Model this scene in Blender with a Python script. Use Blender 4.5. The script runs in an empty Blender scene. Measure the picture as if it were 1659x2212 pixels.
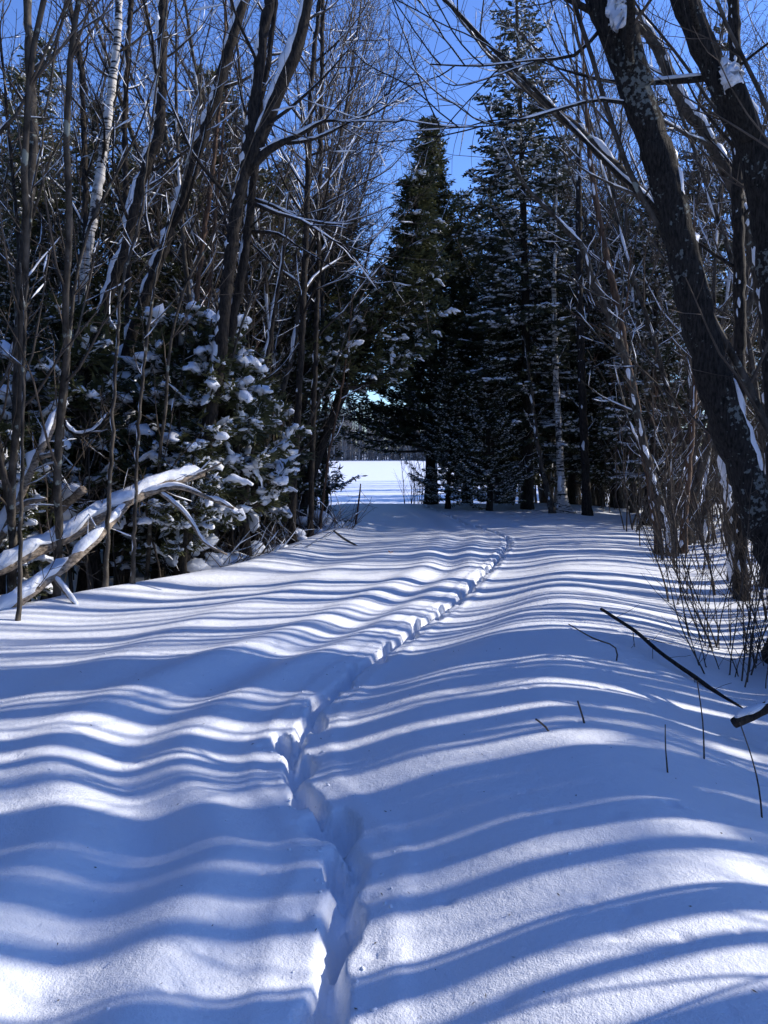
import bpy, math, random
import numpy as np
from mathutils import Vector

# ------------------------------------------------------------------ camera, sky, sun, exposure
S = bpy.context.scene
COL = S.collection
F = 1664.0; CU, CV = 829.5, 1106.0          # focal length and centre of the photograph, in its own pixels (1659 x 2212)
CAM = np.array([0.0, 0.0, 1.6]); PITCH = math.radians(4.67)
SUN_AZ, SUN_EL = math.radians(75), math.radians(27)      # azimuth clockwise from +Y (the view direction)

cd = bpy.data.cameras.new('camera'); cam = bpy.data.objects.new('camera', cd); COL.objects.link(cam)
cam.location = CAM; cam.rotation_euler = (math.radians(90) - PITCH, 0, 0)
cd.sensor_fit = 'VERTICAL'; cd.sensor_height = 36; cd.lens = 36 * F / 2212.0
cd.clip_start = 0.05; cd.clip_end = 3000
S.camera = cam

W = bpy.data.worlds.new('World'); S.world = W; W.use_nodes = True
wn = W.node_tree.nodes; wl = W.node_tree.links
sky = wn.new('ShaderNodeTexSky'); sky.sky_type = 'NISHITA'; sky.sun_disc = False
sky.sun_elevation = SUN_EL; sky.sun_rotation = SUN_AZ
sky.altitude = 200; sky.air_density = 1.0; sky.dust_density = 0.0; sky.ozone_density = 8.0
hs = wn.new('ShaderNodeHueSaturation'); hs.inputs['Saturation'].default_value = 1.02; hs.inputs['Hue'].default_value = .511
wl.new(sky.outputs[0], hs.inputs['Color']); wl.new(hs.outputs[0], wn['Background'].inputs[0]); wn['Background'].inputs[1].default_value = 0.15

sd = bpy.data.lights.new('sun', 'SUN'); sun = bpy.data.objects.new('sun', sd); COL.objects.link(sun)
sd.energy = 3.6; sd.angle = math.radians(0.53); sd.color = (1.0, 0.94, 0.86)
SD = Vector((math.sin(SUN_AZ) * math.cos(SUN_EL), math.cos(SUN_AZ) * math.cos(SUN_EL), math.sin(SUN_EL)))
sun.rotation_euler = SD.to_track_quat('Z', 'Y').to_euler(); sun.location = (30, 10, 30)

S.view_settings.view_transform = 'Standard'; S.view_settings.look = 'None'
S.view_settings.gamma = 1; S.view_settings.use_curve_mapping = False
S.view_settings.exposure = 0.84
S.render.engine = 'CYCLES'
S.cycles.max_bounces = 6; S.cycles.diffuse_bounces = 3; S.cycles.glossy_bounces = 2; S.cycles.transmission_bounces = 2
S.cycles.use_denoising = True

# ------------------------------------------------------------------ helpers
RNG = np.random.default_rng(7)
def U(a, b): return float(RNG.uniform(a, b))

def unit(v):
    v = np.asarray(v, float); return v / (np.linalg.norm(v) + 1e-12)

_f = np.array([0, math.cos(PITCH), -math.sin(PITCH)]); _u = np.array([0, math.sin(PITCH), math.cos(PITCH)]); _r = np.array([1.0, 0, 0])
def P(u, v, Y):
    """The point at distance Y ahead that the photograph shows at pixel (u, v)."""
    d = _f + _r * (u - CU) / F + _u * (CV - v) / F
    return CAM + d * (Y / d[1])

def ss(t):
    t = np.clip(t, 0, 1); return t * t * (3 - 2 * t)

def _hash(ix, iy, seed):
    h = (ix.astype(np.int64) * 374761393 + iy.astype(np.int64) * 668265263 + seed * 974711) & 0x7fffffff
    h = ((h ^ (h >> 13)) * 1274126177) & 0x7fffffff
    return ((h ^ (h >> 16)) & 0xffff) / 65535.0

def vnoise(x, y, seed=0):
    x = np.asarray(x, float); y = np.asarray(y, float)
    ix = np.floor(x); iy = np.floor(y); fx = x - ix; fy = y - iy
    fx = fx * fx * (3 - 2 * fx); fy = fy * fy * (3 - 2 * fy)
    a = _hash(ix, iy, seed); b = _hash(ix + 1, iy, seed); c = _hash(ix, iy + 1, seed); d = _hash(ix + 1, iy + 1, seed)
    return (a + (b - a) * fx) * (1 - fy) + (c + (d - c) * fx) * fy - 0.5

# ------------------------------------------------------------------ the lie of the snow
TRK = np.array([(0.3, 0.0), (1.5, -.12), (2.1, -.17), (2.55, -.17), (2.9, -.11), (3.25, -.24), (3.65, -.44), (4.1, -.5), (4.7, -.43), (5.5, -.22), (6.8, .28), (8.3, .86), (11, 1.62), (13.2, 2.15), (14.2, 2.25), (15.2, 2.12), (17, 1.75), (21, 1.25), (25, 0.8), (30, 0.2)])
def track_x(y): return np.interp(y, TRK[:, 0], TRK[:, 1])
_rs = np.random.default_rng(3)
STEPS = []                                   # footprints along the trench
_y, _k = 0.7, 0
while _y < 24:
    STEPS.append((float(track_x(_y)) + (0.042 if _k % 2 else -0.042) + _rs.uniform(-.02, .02), _y, _rs.uniform(.043, .058), _rs.uniform(.12, .17), _rs.uniform(.14, .19), _rs.uniform(-.3, .3)))
    _y += _rs.uniform(.30, .40); _k += 1
STEPS.append((-.24, 3.2, .095, .12, .15, .4))

DENTS = [(_rs.uniform(-2.2, 2.6), 1.3 + 7 * _rs.random() ** 1.6, _rs.uniform(.012, .035), _rs.uniform(.004, .014)) for _ in range(260)]
XL = np.array([(-60, -5), (0, -4.6), (5, -4.3), (7.3, -3.75), (9.9, -2.15), (13.3, -1.6), (16, -1.0), (22, -1.0), (30, -1.2)])
XR = np.array([(-60, 1.7), (0, 1.7), (5, 1.9), (8, 2.7), (12, 4.0), (20, 5.6), (30, 6.2)])
def ground(x, y, fine=True):
    x = np.asarray(x, float); y = np.asarray(y, float)
    x, y = np.broadcast_arrays(x, y)
    xl = np.interp(y, XL[:, 0], XL[:, 1]); xr = np.interp(y, XR[:, 0], XR[:, 1]); xt = track_x(y)
    near = 1 - ss((y - 6) / 9)
    z = -0.75 * ss((xl - x) / 1.9) * (1 - ss((y - 19) / 6)) + 0.12 * ss((x - xl) / .5) * ss((xl + 1.3 - x) / .9) * ss((y - 5) / 3) * (1 - ss((y - 17) / 4))
    z = z - np.interp(y, [0, 5, 8, 11, 16], [.5, .46, .32, .16, .08]) * ss((x - xr + .95) / 2.0)
    z = z + near * (0.13 * ss((x - xt - .15) / 1.3) + 0.08 * ss((xt - .2 - x) / 1.3))
    z = z - 0.66 * ss((y - 21.5) / 9) + 0.004 * np.clip(y - 40, 0, 150) * 0 + 0.0035 * x * ss((y - 40) / 60)
    o = x - xt                               # old ruts buried under the new snow
    on = ss((y + 1) / 2) * (1 - ss((y - 20) / 5)) * (0.55 + 0.45 * near)
    ph = 0.15 * np.sin(y * .55) + .05 * np.sin(y * 1.7)
    z = z + on * (0.055 * np.exp(-((o + .42 + ph) / .16) ** 2) + 0.06 * np.exp(-((o + 1.02 + ph * 1.3) / .2) ** 2) - .02 * np.exp(-((o + .72 + ph) / .13) ** 2)
                  + 0.035 * np.exp(-((o + 1.75 - ph) / .25) ** 2) + 0.035 * np.exp(-((o - .8 + ph) / .3) ** 2))
    flat = 1 - ss((np.abs(x) - 40) / 60)
    fd = 1 - ss((y - 26) / 10)
    z = z + 0.10 * vnoise(x / 3.1, y / 3.7, 1) * (.3 + .7 * fd) + fd * (0.05 * vnoise(x / 1.15, y / 1.5, 2) + 0.018 * vnoise(x / .42, y / .5, 3))
    wild = ss((xl - .3 - x) / 1.2) + ss((x - xr - .3) / 1.5)
    z = z + wild * flat * fd * (1 - ss((y - 20) / 6)) * (0.22 * vnoise(x / 1.3, y / 1.3, 5) + 0.08 * vnoise(x / .5, y / .5, 6))
    if fine:
        m = (y > .2) & (y < 25) & ((np.abs(o) < .7) | ((y < 9) & (np.abs(o) < 3)))
        xs, ys = x[m], y[m]
        wob = .035 * vnoise(xs / .13, ys / .13, 11) + .012 * vnoise(xs / .04, ys / .04, 12)
        oo = xs - track_x(ys); wd = np.interp(ys, [0, 4, 7, 12], [1, 1, .72, .55]); oo = oo / wd
        dep = np.interp(ys, [0, 9, 16, 24], [1, 1, .75, .45])
        pit = 0.11 * ss((.064 + wob * 1.2 - np.abs(oo)) / .06)
        rim = .012 * np.exp(-((np.abs(oo) - .2) / .05) ** 2)
        for (sx, sy, a, b, d, rot) in STEPS:
            k = np.abs(ys - sy) < b * 1.8
            if not k.any(): continue
            dx = (xs[k] - sx) / wd[k]; dy = ys[k] - sy
            c, s_ = math.cos(rot), math.sin(rot)
            e = np.sqrt(((dx * c + dy * s_) / a) ** 2 + ((-dx * s_ + dy * c) / b) ** 2)
            pit[k] = np.maximum(pit[k], d * ss((1.22 + wob[k] * 7 - e) / .58))
        zz = z[m] - dep * pit + dep * rim * (1 - np.clip(pit / .05, 0, 1)) + .012 * dep * vnoise(xs / .07, ys / .07, 14) * ss(pit / .05)
        m2 = ys < 9                          # drip pits and small dents
        xm, ym, zm = xs[m2], ys[m2], zz[m2]
        for dx_, dy_, dr, dd in DENTS:
            k = (np.abs(xm - dx_) < dr * 1.5) & (np.abs(ym - dy_) < dr * 1.5)
            if k.any(): zm[k] -= dd * ss(1.3 - np.hypot(xm[k] - dx_, ym[k] - dy_) / dr)
        zz[m2] = zm; z = z.copy(); z[m] = zz
    return z

def gz(x, y): return float(ground(np.array([x]), np.array([y]), False)[0])
def G(u, v):
    """Where the line of sight through pixel (u, v) meets the snow."""
    d = _f + _r * (u - CU) / F + _u * (CV - v) / F
    t = np.concatenate([np.linspace(1, 30, 1500), np.linspace(30, 200, 1500)])
    p = CAM + d[None, :] * (t / d[1])[:, None]
    k = np.nonzero(p[:, 2] <= ground(p[:, 0], p[:, 1], False))[0]
    return p[k[0]] if len(k) else p[-1]

# ------------------------------------------------------------------ materials
def mat(name, c1, c2, scale=8, stretch=(1, 1, 1), rough=.85, bump=.3, dist=.01, spec=.2, extra=None, trans=0, fac=(.35, .65), detail=6):
    m = bpy.data.materials.new(name); m.use_nodes = True
    n = m.node_tree.nodes; l = m.node_tree.links; b = n['Principled BSDF']
    b.inputs['Roughness'].default_value = rough; b.inputs['Specular IOR Level'].default_value = spec
    tc = n.new('ShaderNodeTexCoord'); mp = n.new('ShaderNodeMapping'); mp.inputs['Scale'].default_value = stretch
    l.new(tc.outputs['Object'], mp.inputs[0])
    nz = n.new('ShaderNodeTexNoise'); nz.inputs['Scale'].default_value = scale; nz.inputs['Detail'].default_value = detail; nz.inputs['Roughness'].default_value = .65
    l.new(mp.outputs[0], nz.inputs[0])
    rp = n.new('ShaderNodeValToRGB'); rp.color_ramp.elements[0].position = fac[0]; rp.color_ramp.elements[1].position = fac[1]
    rp.color_ramp.elements[0].color = (*c1, 1); rp.color_ramp.elements[1].color = (*c2, 1)
    l.new(nz.outputs[0], rp.inputs[0])
    out = rp.outputs[0]
    if extra:
        out = extra(n, l, tc, mp, out)
    l.new(out, b.inputs['Base Color'])
    if bump:
        bp = n.new('ShaderNodeBump'); bp.inputs['Strength'].default_value = bump; bp.inputs['Distance'].default_value = dist
        l.new(nz.outputs[0], bp.inputs['Height']); l.new(bp.outputs[0], b.inputs['Normal'])
    if trans:
        tr = n.new('ShaderNodeBsdfTranslucent'); l.new(out, tr.inputs[0])
        mx = n.new('ShaderNodeMixShader'); mx.inputs[0].default_value = trans
        l.new(b.outputs[0], mx.inputs[1]); l.new(tr.outputs[0], mx.inputs[2])
        l.new(mx.outputs[0], n['Material Output'].inputs[0])
    return m

def spots(col, scale, lo, hi, seed=0.0, coord='Object'):
    """Patches of another colour (lichen, peeling bark): a second noise, sharply cut."""
    def f(n, l, tc, mp, out):
        nz = n.new('ShaderNodeTexNoise'); nz.noise_dimensions = '4D'; nz.inputs['W'].default_value = seed
        nz.inputs['Scale'].default_value = scale; nz.inputs['Detail'].default_value = 5; nz.inputs['Roughness'].default_value = .6
        l.new(tc.outputs[coord], nz.inputs[0])
        r = n.new('ShaderNodeMapRange'); r.inputs[1].default_value = lo; r.inputs[2].default_value = hi; r.clamp = True
        l.new(nz.outputs[0], r.inputs[0])
        mx = n.new('ShaderNodeMix'); mx.data_type = 'RGBA'; mx.inputs['B'].default_value = (*col, 1)
        l.new(r.outputs[0], mx.inputs['Factor']); l.new(out, mx.inputs['A'])
        return mx.outputs['Result']
    return f

def lichen(n, l, tc, mp, out):
    a = n.new('ShaderNodeTexNoise'); a.inputs['Scale'].default_value = 27; a.inputs['Detail'].default_value = 6; l.new(tc.outputs['Object'], a.inputs[0])
    b = n.new('ShaderNodeTexNoise'); b.inputs['Scale'].default_value = 2.2; b.inputs['Detail'].default_value = 3; l.new(tc.outputs['Object'], b.inputs[0])
    ad = n.new('ShaderNodeMath'); ad.operation = 'MULTIPLY_ADD'; ad.inputs[1].default_value = 1.1; l.new(b.outputs[0], ad.inputs[0]); l.new(a.outputs[0], ad.inputs[2])
    r = n.new('ShaderNodeMapRange'); r.inputs[1].default_value = 1.215; r.inputs[2].default_value = 1.27; r.clamp = True; l.new(ad.outputs[0], r.inputs[0])
    mx = n.new('ShaderNodeMix'); mx.data_type = 'RGBA'; mx.inputs['B'].default_value = (.17, .19, .18, 1)
    l.new(r.outputs[0], mx.inputs['Factor']); l.new(out, mx.inputs['A'])
    return mx.outputs['Result']

def birch_marks(n, l, tc, mp, out):
    m2 = n.new('ShaderNodeMapping'); m2.inputs['Scale'].default_value = (5, 5, 34); l.new(tc.outputs['Object'], m2.inputs[0])
    nz = n.new('ShaderNodeTexNoise'); nz.inputs['Scale'].default_value = 1; nz.inputs['Detail'].default_value = 3; l.new(m2.outputs[0], nz.inputs[0])
    r = n.new('ShaderNodeMapRange'); r.inputs[1].default_value = .53; r.inputs[2].default_value = .58; r.clamp = True; l.new(nz.outputs[0], r.inputs[0])
    mx = n.new('ShaderNodeMix'); mx.data_type = 'RGBA'; mx.inputs['B'].default_value = (.03, .027, .025, 1)
    l.new(r.outputs[0], mx.inputs['Factor']); l.new(out, mx.inputs['A'])
    return spots((.04, .036, .033), 3.2, .56, .60, 3.0)(n, l, tc, mp, mx.outputs['Result'])

M = {}
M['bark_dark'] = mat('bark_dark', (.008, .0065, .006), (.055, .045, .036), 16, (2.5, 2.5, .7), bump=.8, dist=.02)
M['bark_grey'] = mat('bark_grey', (.02, .017, .014), (.115, .098, .08), 7, (2, 2, .8), bump=.7, dist=.015, extra=spots((.24, .26, .23), 11, .60, .64, 1.0))
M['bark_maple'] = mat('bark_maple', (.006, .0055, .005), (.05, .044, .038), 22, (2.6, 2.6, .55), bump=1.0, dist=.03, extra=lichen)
M['bark_warm'] = mat('bark_warm', (.04, .024, .016), (.16, .10, .066), 9, (3, 3, .7), bump=.6, dist=.01)
M['bark_birch'] = mat('bark_birch', (.45, .42, .38), (.74, .71, .67), 5, (1, 1, 2), bump=.2, dist=.004, extra=birch_marks)
M['log'] = mat('log_bark', (.07, .055, .042), (.42, .34, .26), 14, (1.5, 1.5, 3), bump=.6, dist=.01)
M['twig'] = mat('twig_bark', (.035, .028, .022), (.14, .112, .088), 3, bump=0)
M['twig_red'] = mat('red_twig_bark', (.045, .02, .015), (.13, .07, .05), 3, bump=0)
M['cedar'] = mat('cedar_leaf', (.022, .03, .015), (.115, .12, .048), 2.2, rough=.6, bump=0, trans=.3, spec=.3)
M['spruce'] = mat('spruce_needle', (.025, .034, .021), (.10, .11, .06), 1.7, rough=.6, bump=0, trans=.12, spec=.3)
M['dry'] = mat('dry_leaf', (.25, .1, .03), (.4, .18, .06), 20, bump=0, trans=.3)
M['far'] = mat('far_twigs', (.12, .112, .11), (.22, .21, .205), .4, bump=0)  # distance haze is put into the colour: paler than the near twigs

def snow_mat(name, fine):
    m = bpy.data.materials.new(name); m.use_nodes = True
    n = m.node_tree.nodes; l = m.node_tree.links; b = n['Principled BSDF']
    b.inputs['Base Color'].default_value = (.86, .885, .93, 1); b.inputs['Roughness'].default_value = .55
    b.inputs['Specular IOR Level'].default_value = .25
    tc = n.new('ShaderNodeTexCoord')
    prev = None
    for sc, st, di in fine:
        nz = n.new('ShaderNodeTexNoise'); nz.inputs['Scale'].default_value = sc; nz.inputs['Detail'].default_value = 4; nz.inputs['Roughness'].default_value = .6
        l.new(tc.outputs['Object'], nz.inputs[0])
        bp = n.new('ShaderNodeBump'); bp.inputs['Strength'].default_value = st; bp.inputs['Distance'].default_value = di
        l.new(nz.outputs[0], bp.inputs['Height'])
        if prev: l.new(prev.outputs[0], bp.inputs['Normal'])
        prev = bp
    l.new(prev.outputs[0], b.inputs['Normal'])
    return m
M['snow'] = snow_mat('snow_cover', [(14, .3, .03), (60, .3, .012), (170, .5, .007)])
M['clump'] = snow_mat('snow_clump', [(14, .4, .03)])

# ------------------------------------------------------------------ mesh building
_fc = {}
def _tube_faces(n, k):
    if (n, k) not in _fc:
        i = np.arange(n - 1)[:, None] * k; j = np.arange(k)[None, :]; j2 = (j + 1) % k
        _fc[(n, k)] = np.stack([i + j, i + j2, i + k + j2, i + k + j], -1).reshape(-1, 4)
    return _fc[(n, k)]
_an = {}
def frames(p):
    t = np.gradient(p, axis=0); t /= np.linalg.norm(t, axis=1, keepdims=True) + 1e-12
    m = unit(t.mean(0)); ref = np.array([1.0, 0, 0]) if abs(m[0]) < .75 else np.array([0, 1.0, 0])
    a = np.cross(t, ref); a /= np.linalg.norm(a, axis=1, keepdims=True) + 1e-12
    return t, a, np.cross(t, a)

class MB:
    def __init__(s): s.v = []; s.q = []; s.n = 0
    def add(s, v, q):
        s.v.append(v); s.q.append(q + s.n); s.n += len(v)
    def tube(s, p, r, k=6, rough=0, cap=True):
        p = np.asarray(p, float); r = np.asarray(r, float); n = len(p)
        t, a, b = frames(p)
        th = np.linspace(0, 2 * math.pi, k, endpoint=False)
        R = r[:, None] * np.ones((1, k))
        if rough: R = R * (1 + rough * RNG.uniform(-1, 1, (n, k)))
        v = p[:, None, :] + R[..., None] * (np.cos(th)[None, :, None] * a[:, None, :] + np.sin(th)[None, :, None] * b[:, None, :])
        v = v.reshape(-1, 3); q = _tube_faces(n, k)
        if cap and k >= 4:
            v = np.vstack([v, p[0] - t[0] * r[0] * .3, p[-1] + t[-1] * r[-1] * .3]); c0, c1 = n * k, n * k + 1
            j = np.arange(k); j2 = (j + 1) % k
            q = np.vstack([q, np.stack([j2, j, 0 * j + c0, 0 * j + c0], -1), np.stack([(n - 1) * k + j, (n - 1) * k + j2, 0 * j + c1, 0 * j + c1], -1)])
        s.add(v, q)
    def lump(s, p, wr, hr, up, k=7):
        """A strip of snow along a path: half-width wr, half-thickness hr, thick towards up."""
        p = np.asarray(p, float); t = np.gradient(p, axis=0); t /= np.linalg.norm(t, axis=1, keepdims=True) + 1e-12
        side = np.cross(t, up); side /= np.linalg.norm(side, axis=1, keepdims=True) + 1e-12
        th = np.linspace(0, 2 * math.pi, k, endpoint=False)
        v = p[:, None, :] + np.cos(th)[None, :, None] * (side * wr[:, None])[:, None, :] + np.sin(th)[None, :, None] * (up * hr[:, None])[:, None, :]
        n = len(p); v = v + RNG.normal(0, 1, v.shape) * (np.minimum(wr, hr) * .26)[:, None, None]; v = v.reshape(-1, 3); q = _tube_faces(n, k)
        v = np.vstack([v, p[0], p[-1]]); j = np.arange(k); j2 = (j + 1) % k
        q = np.vstack([q, np.stack([j2, j, 0 * j + n * k, 0 * j + n * k], -1), np.stack([(n - 1) * k + j, (n - 1) * k + j2, 0 * j + n * k + 1, 0 * j + n * k + 1], -1)])
        s.add(v, q)
    def blades(s, c, d, nrm, L, w):
        """Many leaf-shaped blades: base c, direction d, facing nrm, length L, width w."""
        c = np.asarray(c); d = np.asarray(d); d = d / (np.linalg.norm(d, axis=1, keepdims=True) + 1e-9)
        sd_ = np.cross(d, nrm); sd_ /= np.linalg.norm(sd_, axis=1, keepdims=True) + 1e-9
        L = np.asarray(L)[:, None]; w = np.asarray(w)[:, None]
        v = np.stack([c, c + d * L * .55 + sd_ * w * .5, c + d * L, c + d * L * .55 - sd_ * w * .5], 1).reshape(-1, 3)
        s.add(v, np.arange(len(c) * 4).reshape(-1, 4))
    def blobs(s, c, sc, jit=.18, level=0, tilt=None):
        c = np.asarray(c, float); N = len(c)
        if not N: return
        V, Fc = ICO[level]
        a = RNG.uniform(0, 2 * math.pi, N)
        v = V[None] * np.asarray(sc)[:, None, :] * (1 + RNG.uniform(-jit, jit, (N, len(V), 1)))
        x = v[..., 0] * np.cos(a)[:, None] - v[..., 1] * np.sin(a)[:, None]; y = v[..., 0] * np.sin(a)[:, None] + v[..., 1] * np.cos(a)[:, None]
        z = v[..., 2]
        if tilt is not None: z = z + x * tilt[:, 0][:, None] + y * tilt[:, 1][:, None]
        v = np.stack([x, y, z], -1) + c[:, None, :]
        q = (Fc[None] + (np.arange(N) * len(V))[:, None, None]).reshape(-1, 4)
        s.add(v.reshape(-1, 3), q)
    def build(s, name, m, parent=None, smooth=True, kind=None):
        if not s.v: return None
        v = np.vstack(s.v).astype(np.float32); q = np.vstack(s.q).astype(np.int32)
        me = mesh_from(name, v, q, smooth); me.materials.append(m)
        o = bpy.data.objects.new(name, me); COL.objects.link(o)
        if parent: o.parent = parent
        if kind: o['kind'] = kind
        return o

def mesh_from(name, v, q, smooth=True):
    tri = q[:, 2] == q[:, 3]
    me = bpy.data.meshes.new(name)
    me.vertices.add(len(v)); me.vertices.foreach_set('co', v.ravel())
    cnt = np.where(tri, 3, 4).astype(np.int32)
    loops = q[:, :].copy(); keep = np.ones_like(loops, bool); keep[tri, 3] = False
    lp = loops[keep]
    me.loops.add(len(lp)); me.loops.foreach_set('vertex_index', lp.astype(np.int32))
    st = np.concatenate([[0], np.cumsum(cnt)[:-1]]).astype(np.int32)
    me.polygons.add(len(q)); me.polygons.foreach_set('loop_start', st); me.polygons.foreach_set('loop_total', cnt)
    me.polygons.foreach_set('use_smooth', np.full(len(q), smooth))
    me.update(calc_edges=True); me.validate()
    return me

def _ico():
    import bmesh
    out = []
    for lv in (1, 2, 3):
        bm = bmesh.new(); bmesh.ops.create_icosphere(bm, subdivisions=lv, radius=1)
        V = np.array([x.co[:] for x in bm.verts]); Fc = np.array([[l.vert.index for l in f.loops] for f in bm.faces])
        out.append((V, np.hstack([Fc, Fc[:, 2:]]))); bm.free()
    return out
ICO = _ico()

def tag(o, label=None, cat=None, group=None, kind=None):
    if label: o['label'] = label
    if cat: o['category'] = cat
    if group: o['group'] = group
    if kind: o['kind'] = kind
    return o
def empty(name, loc, label=None, cat=None, group=None):
    o = bpy.data.objects.new(name, None); COL.objects.link(o); o.location = loc; o.empty_display_size = .2
    return tag(o, label, cat, group)
def copy_tree(root, loc, rz=0, sc=1.0, label=None, group=None, lean=(0, 0)):
    r = root.copy(); COL.objects.link(r); r.location = loc; r.rotation_euler = (lean[0], lean[1], rz)
    r.scale = (sc, sc, sc) if np.isscalar(sc) else sc
    if label: r['label'] = label
    if group: r['group'] = group
    for ch in root.children:
        c = ch.copy(); COL.objects.link(c); c.parent = r
        for g in ch.children:
            d = g.copy(); COL.objects.link(d); d.parent = c
    return r

def smooth_path(pts, step):
    """Catmull-Rom through pts (rows: x y z r), resampled about every step metres."""
    p = np.asarray(pts, float); e = np.vstack([2 * p[0] - p[1], p, 2 * p[-1] - p[-2]]); out = []
    for i in range(1, len(e) - 2):
        n = max(2, int(np.linalg.norm(e[i + 1, :3] - e[i, :3]) / step)); t = np.linspace(0, 1, n, endpoint=False)[:, None]
        a, b, c, d = e[i - 1], e[i], e[i + 1], e[i + 2]
        out.append(.5 * (2 * b + (c - a) * t + (2 * a - 5 * b + 4 * c - d) * t ** 2 + (3 * b - a - 3 * c + d) * t ** 3))
    out.append(p[-1:]); o = np.vstack(out)
    o[:, 3] = np.maximum(o[:, 3], p[:, 3].min() * .9)
    return o[:, :3], o[:, 3]

def shoot(p0, d, L, r0, r1, n, wob=.08, rise=0.0):
    """A wavering branch from p0 towards d; rise bends it up (or down)."""
    d = unit(d); pts = [np.asarray(p0, float)]; st = L / (n - 1)
    for i in range(n - 1):
        d = unit(d + RNG.normal(0, wob, 3) + np.array([0, 0, rise / n])); pts.append(pts[-1] + d * st)
    return np.array(pts), np.linspace(r0, r1, n)

def perp(d):
    v = RNG.normal(0, 1, 3); v -= d * np.dot(v, d); return unit(v)

def snow_strip(mb, p, r, cover=.6, thick=1.0, scale=.35, k=6, dirn=(0, 0, 1), wmul=.85):
    """Snow lying along the upper side of a path, broken where it fell off."""
    n = len(p)
    if n < 3: return
    t = np.gradient(p, axis=0); t /= np.linalg.norm(t, axis=1, keepdims=True) + 1e-12
    up = np.array(dirn, float)[None, :] - t * (t @ np.array(dirn, float))[:, None]
    ul = np.linalg.norm(up, axis=1); up = up / (ul[:, None] + 1e-9)
    s = np.concatenate([[0], np.cumsum(np.linalg.norm(np.diff(p, axis=0), axis=1))]); off = U(0, 500)
    g = vnoise(s / scale, 0 * s + off, 4) + .5; g2 = vnoise(s / (scale * .28), 0 * s + off, 9)
    amp = np.clip((g - (1 - cover) + .75 * g2) * 2.6, 0, 1) * np.clip(ul * 2.2, 0, 1)
    amp[0] = amp[-1] = 0
    i = 0
    while i < n:
        if amp[i] > .12:
            j = i
            while j < n and amp[j] > .12: j += 1
            a, b = max(i - 1, 0), min(j + 1, n)
            if b - a >= 3:
                am = amp[a:b].copy(); am[0] = am[-1] = .04
                rr = r[a:b]
                mb.lump(p[a:b] + up[a:b] * (rr * (1 - .25 * 1) + rr * .25 * am * thick)[:, None], rr * wmul * (.35 + .65 * am) * (am > .05) + .001, (rr * .55 * thick + .004) * am + .0008, up[a:b], k)
            i = j
        i += 1

def twigs(mb, sn, p, r, L, lv, top, spread=.9, snow=.25, n=None, rise=.35, k=3, rmin=.0026, f0=.15):
    """Side shoots of a branch p, down to level lv."""
    n = n or RNG.integers(5, 8)
    m = len(p); sgn = 1
    d0 = unit(p[-1] - p[0]); side = perp(d0)
    for i in range(n):
        f = f0 + (1 - f0) * (i + U(.1, .9)) / n
        a = f * (m - 1); i0 = min(int(a), m - 2); q = p[i0] + (p[i0 + 1] - p[i0]) * (a - i0)
        d = unit(p[i0 + 1] - p[i0]); sgn = -sgn
        s2 = unit(side * sgn + perp(d) * .8)
        LL = L * U(.6, 1.1) * (1.05 - .65 * f)
        if LL < .12: continue
        rr = max(rmin, min(r[i0] * .6, LL * .011))
        nn = 5 if lv > 1 else 4
        pp, rp = shoot(q, d * U(.5, .9) + s2 * spread, LL, rr, rmin * .7, nn, .09, rise)
        mb.tube(pp, rp, k if lv < 2 else 4, cap=False)
        if sn is not None and RNG.random() < snow and LL > .25:
            snow_strip(sn, pp, np.maximum(rp, .006), .7, 1.5, .4, 5)
        if lv > 1: twigs(mb, sn, pp, rp, LL * .5, lv - 1, top, spread, snow * .5, None, rise, 3, rmin)

# ------------------------------------------------------------------ the ground
def axis(dense0, dense1, h, g1, lim1, g2, lo, hi):
    def out(x, sgn, lim):
        a = []; st = h
        while (x * sgn) < lim * sgn:
            st = st * (g1 if st < lim1 else g2); x += sgn * st; a.append(x)
        return a
    return np.array(out(dense0, -1, lo)[::-1] + list(np.arange(dense0, dense1, h)) + out(dense1, 1, hi))
xs = axis(-1.3, 2.6, .02, 1.03, .14, 1.07, -320, 320)
ys = [1.2]
while ys[-1] < 520: ys.append(ys[-1] + (max(.018, .0042 * ys[-1]) if ys[-1] < 32 else .13 + .05 * (ys[-1] - 32)))
yb = [1.2]; st = .03
while yb[-1] > -60: st *= 1.08; yb.append(yb[-1] - st)
ys = np.array(yb[:0:-1] + ys)
GX, GY = np.meshgrid(xs, ys)
GZ = ground(GX, GY)
nx, ny = len(xs), len(ys)
gi = (np.arange(ny - 1)[:, None] * nx + np.arange(nx - 1)[None, :])
gq = np.stack([gi, gi + 1, gi + nx + 1, gi + nx], -1).reshape(-1, 4)
me = mesh_from('snowy_ground', np.stack([GX, GY, GZ], -1).reshape(-1, 3).astype(np.float32), gq.astype(np.int32))
me.materials.append(M['snow'])
go = bpy.data.objects.new('snowy_ground', me); COL.objects.link(go); tag(go, kind='structure')

# ------------------------------------------------------------------ plants: prototypes
def place_z(x, y): return gz(x, y)

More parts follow.
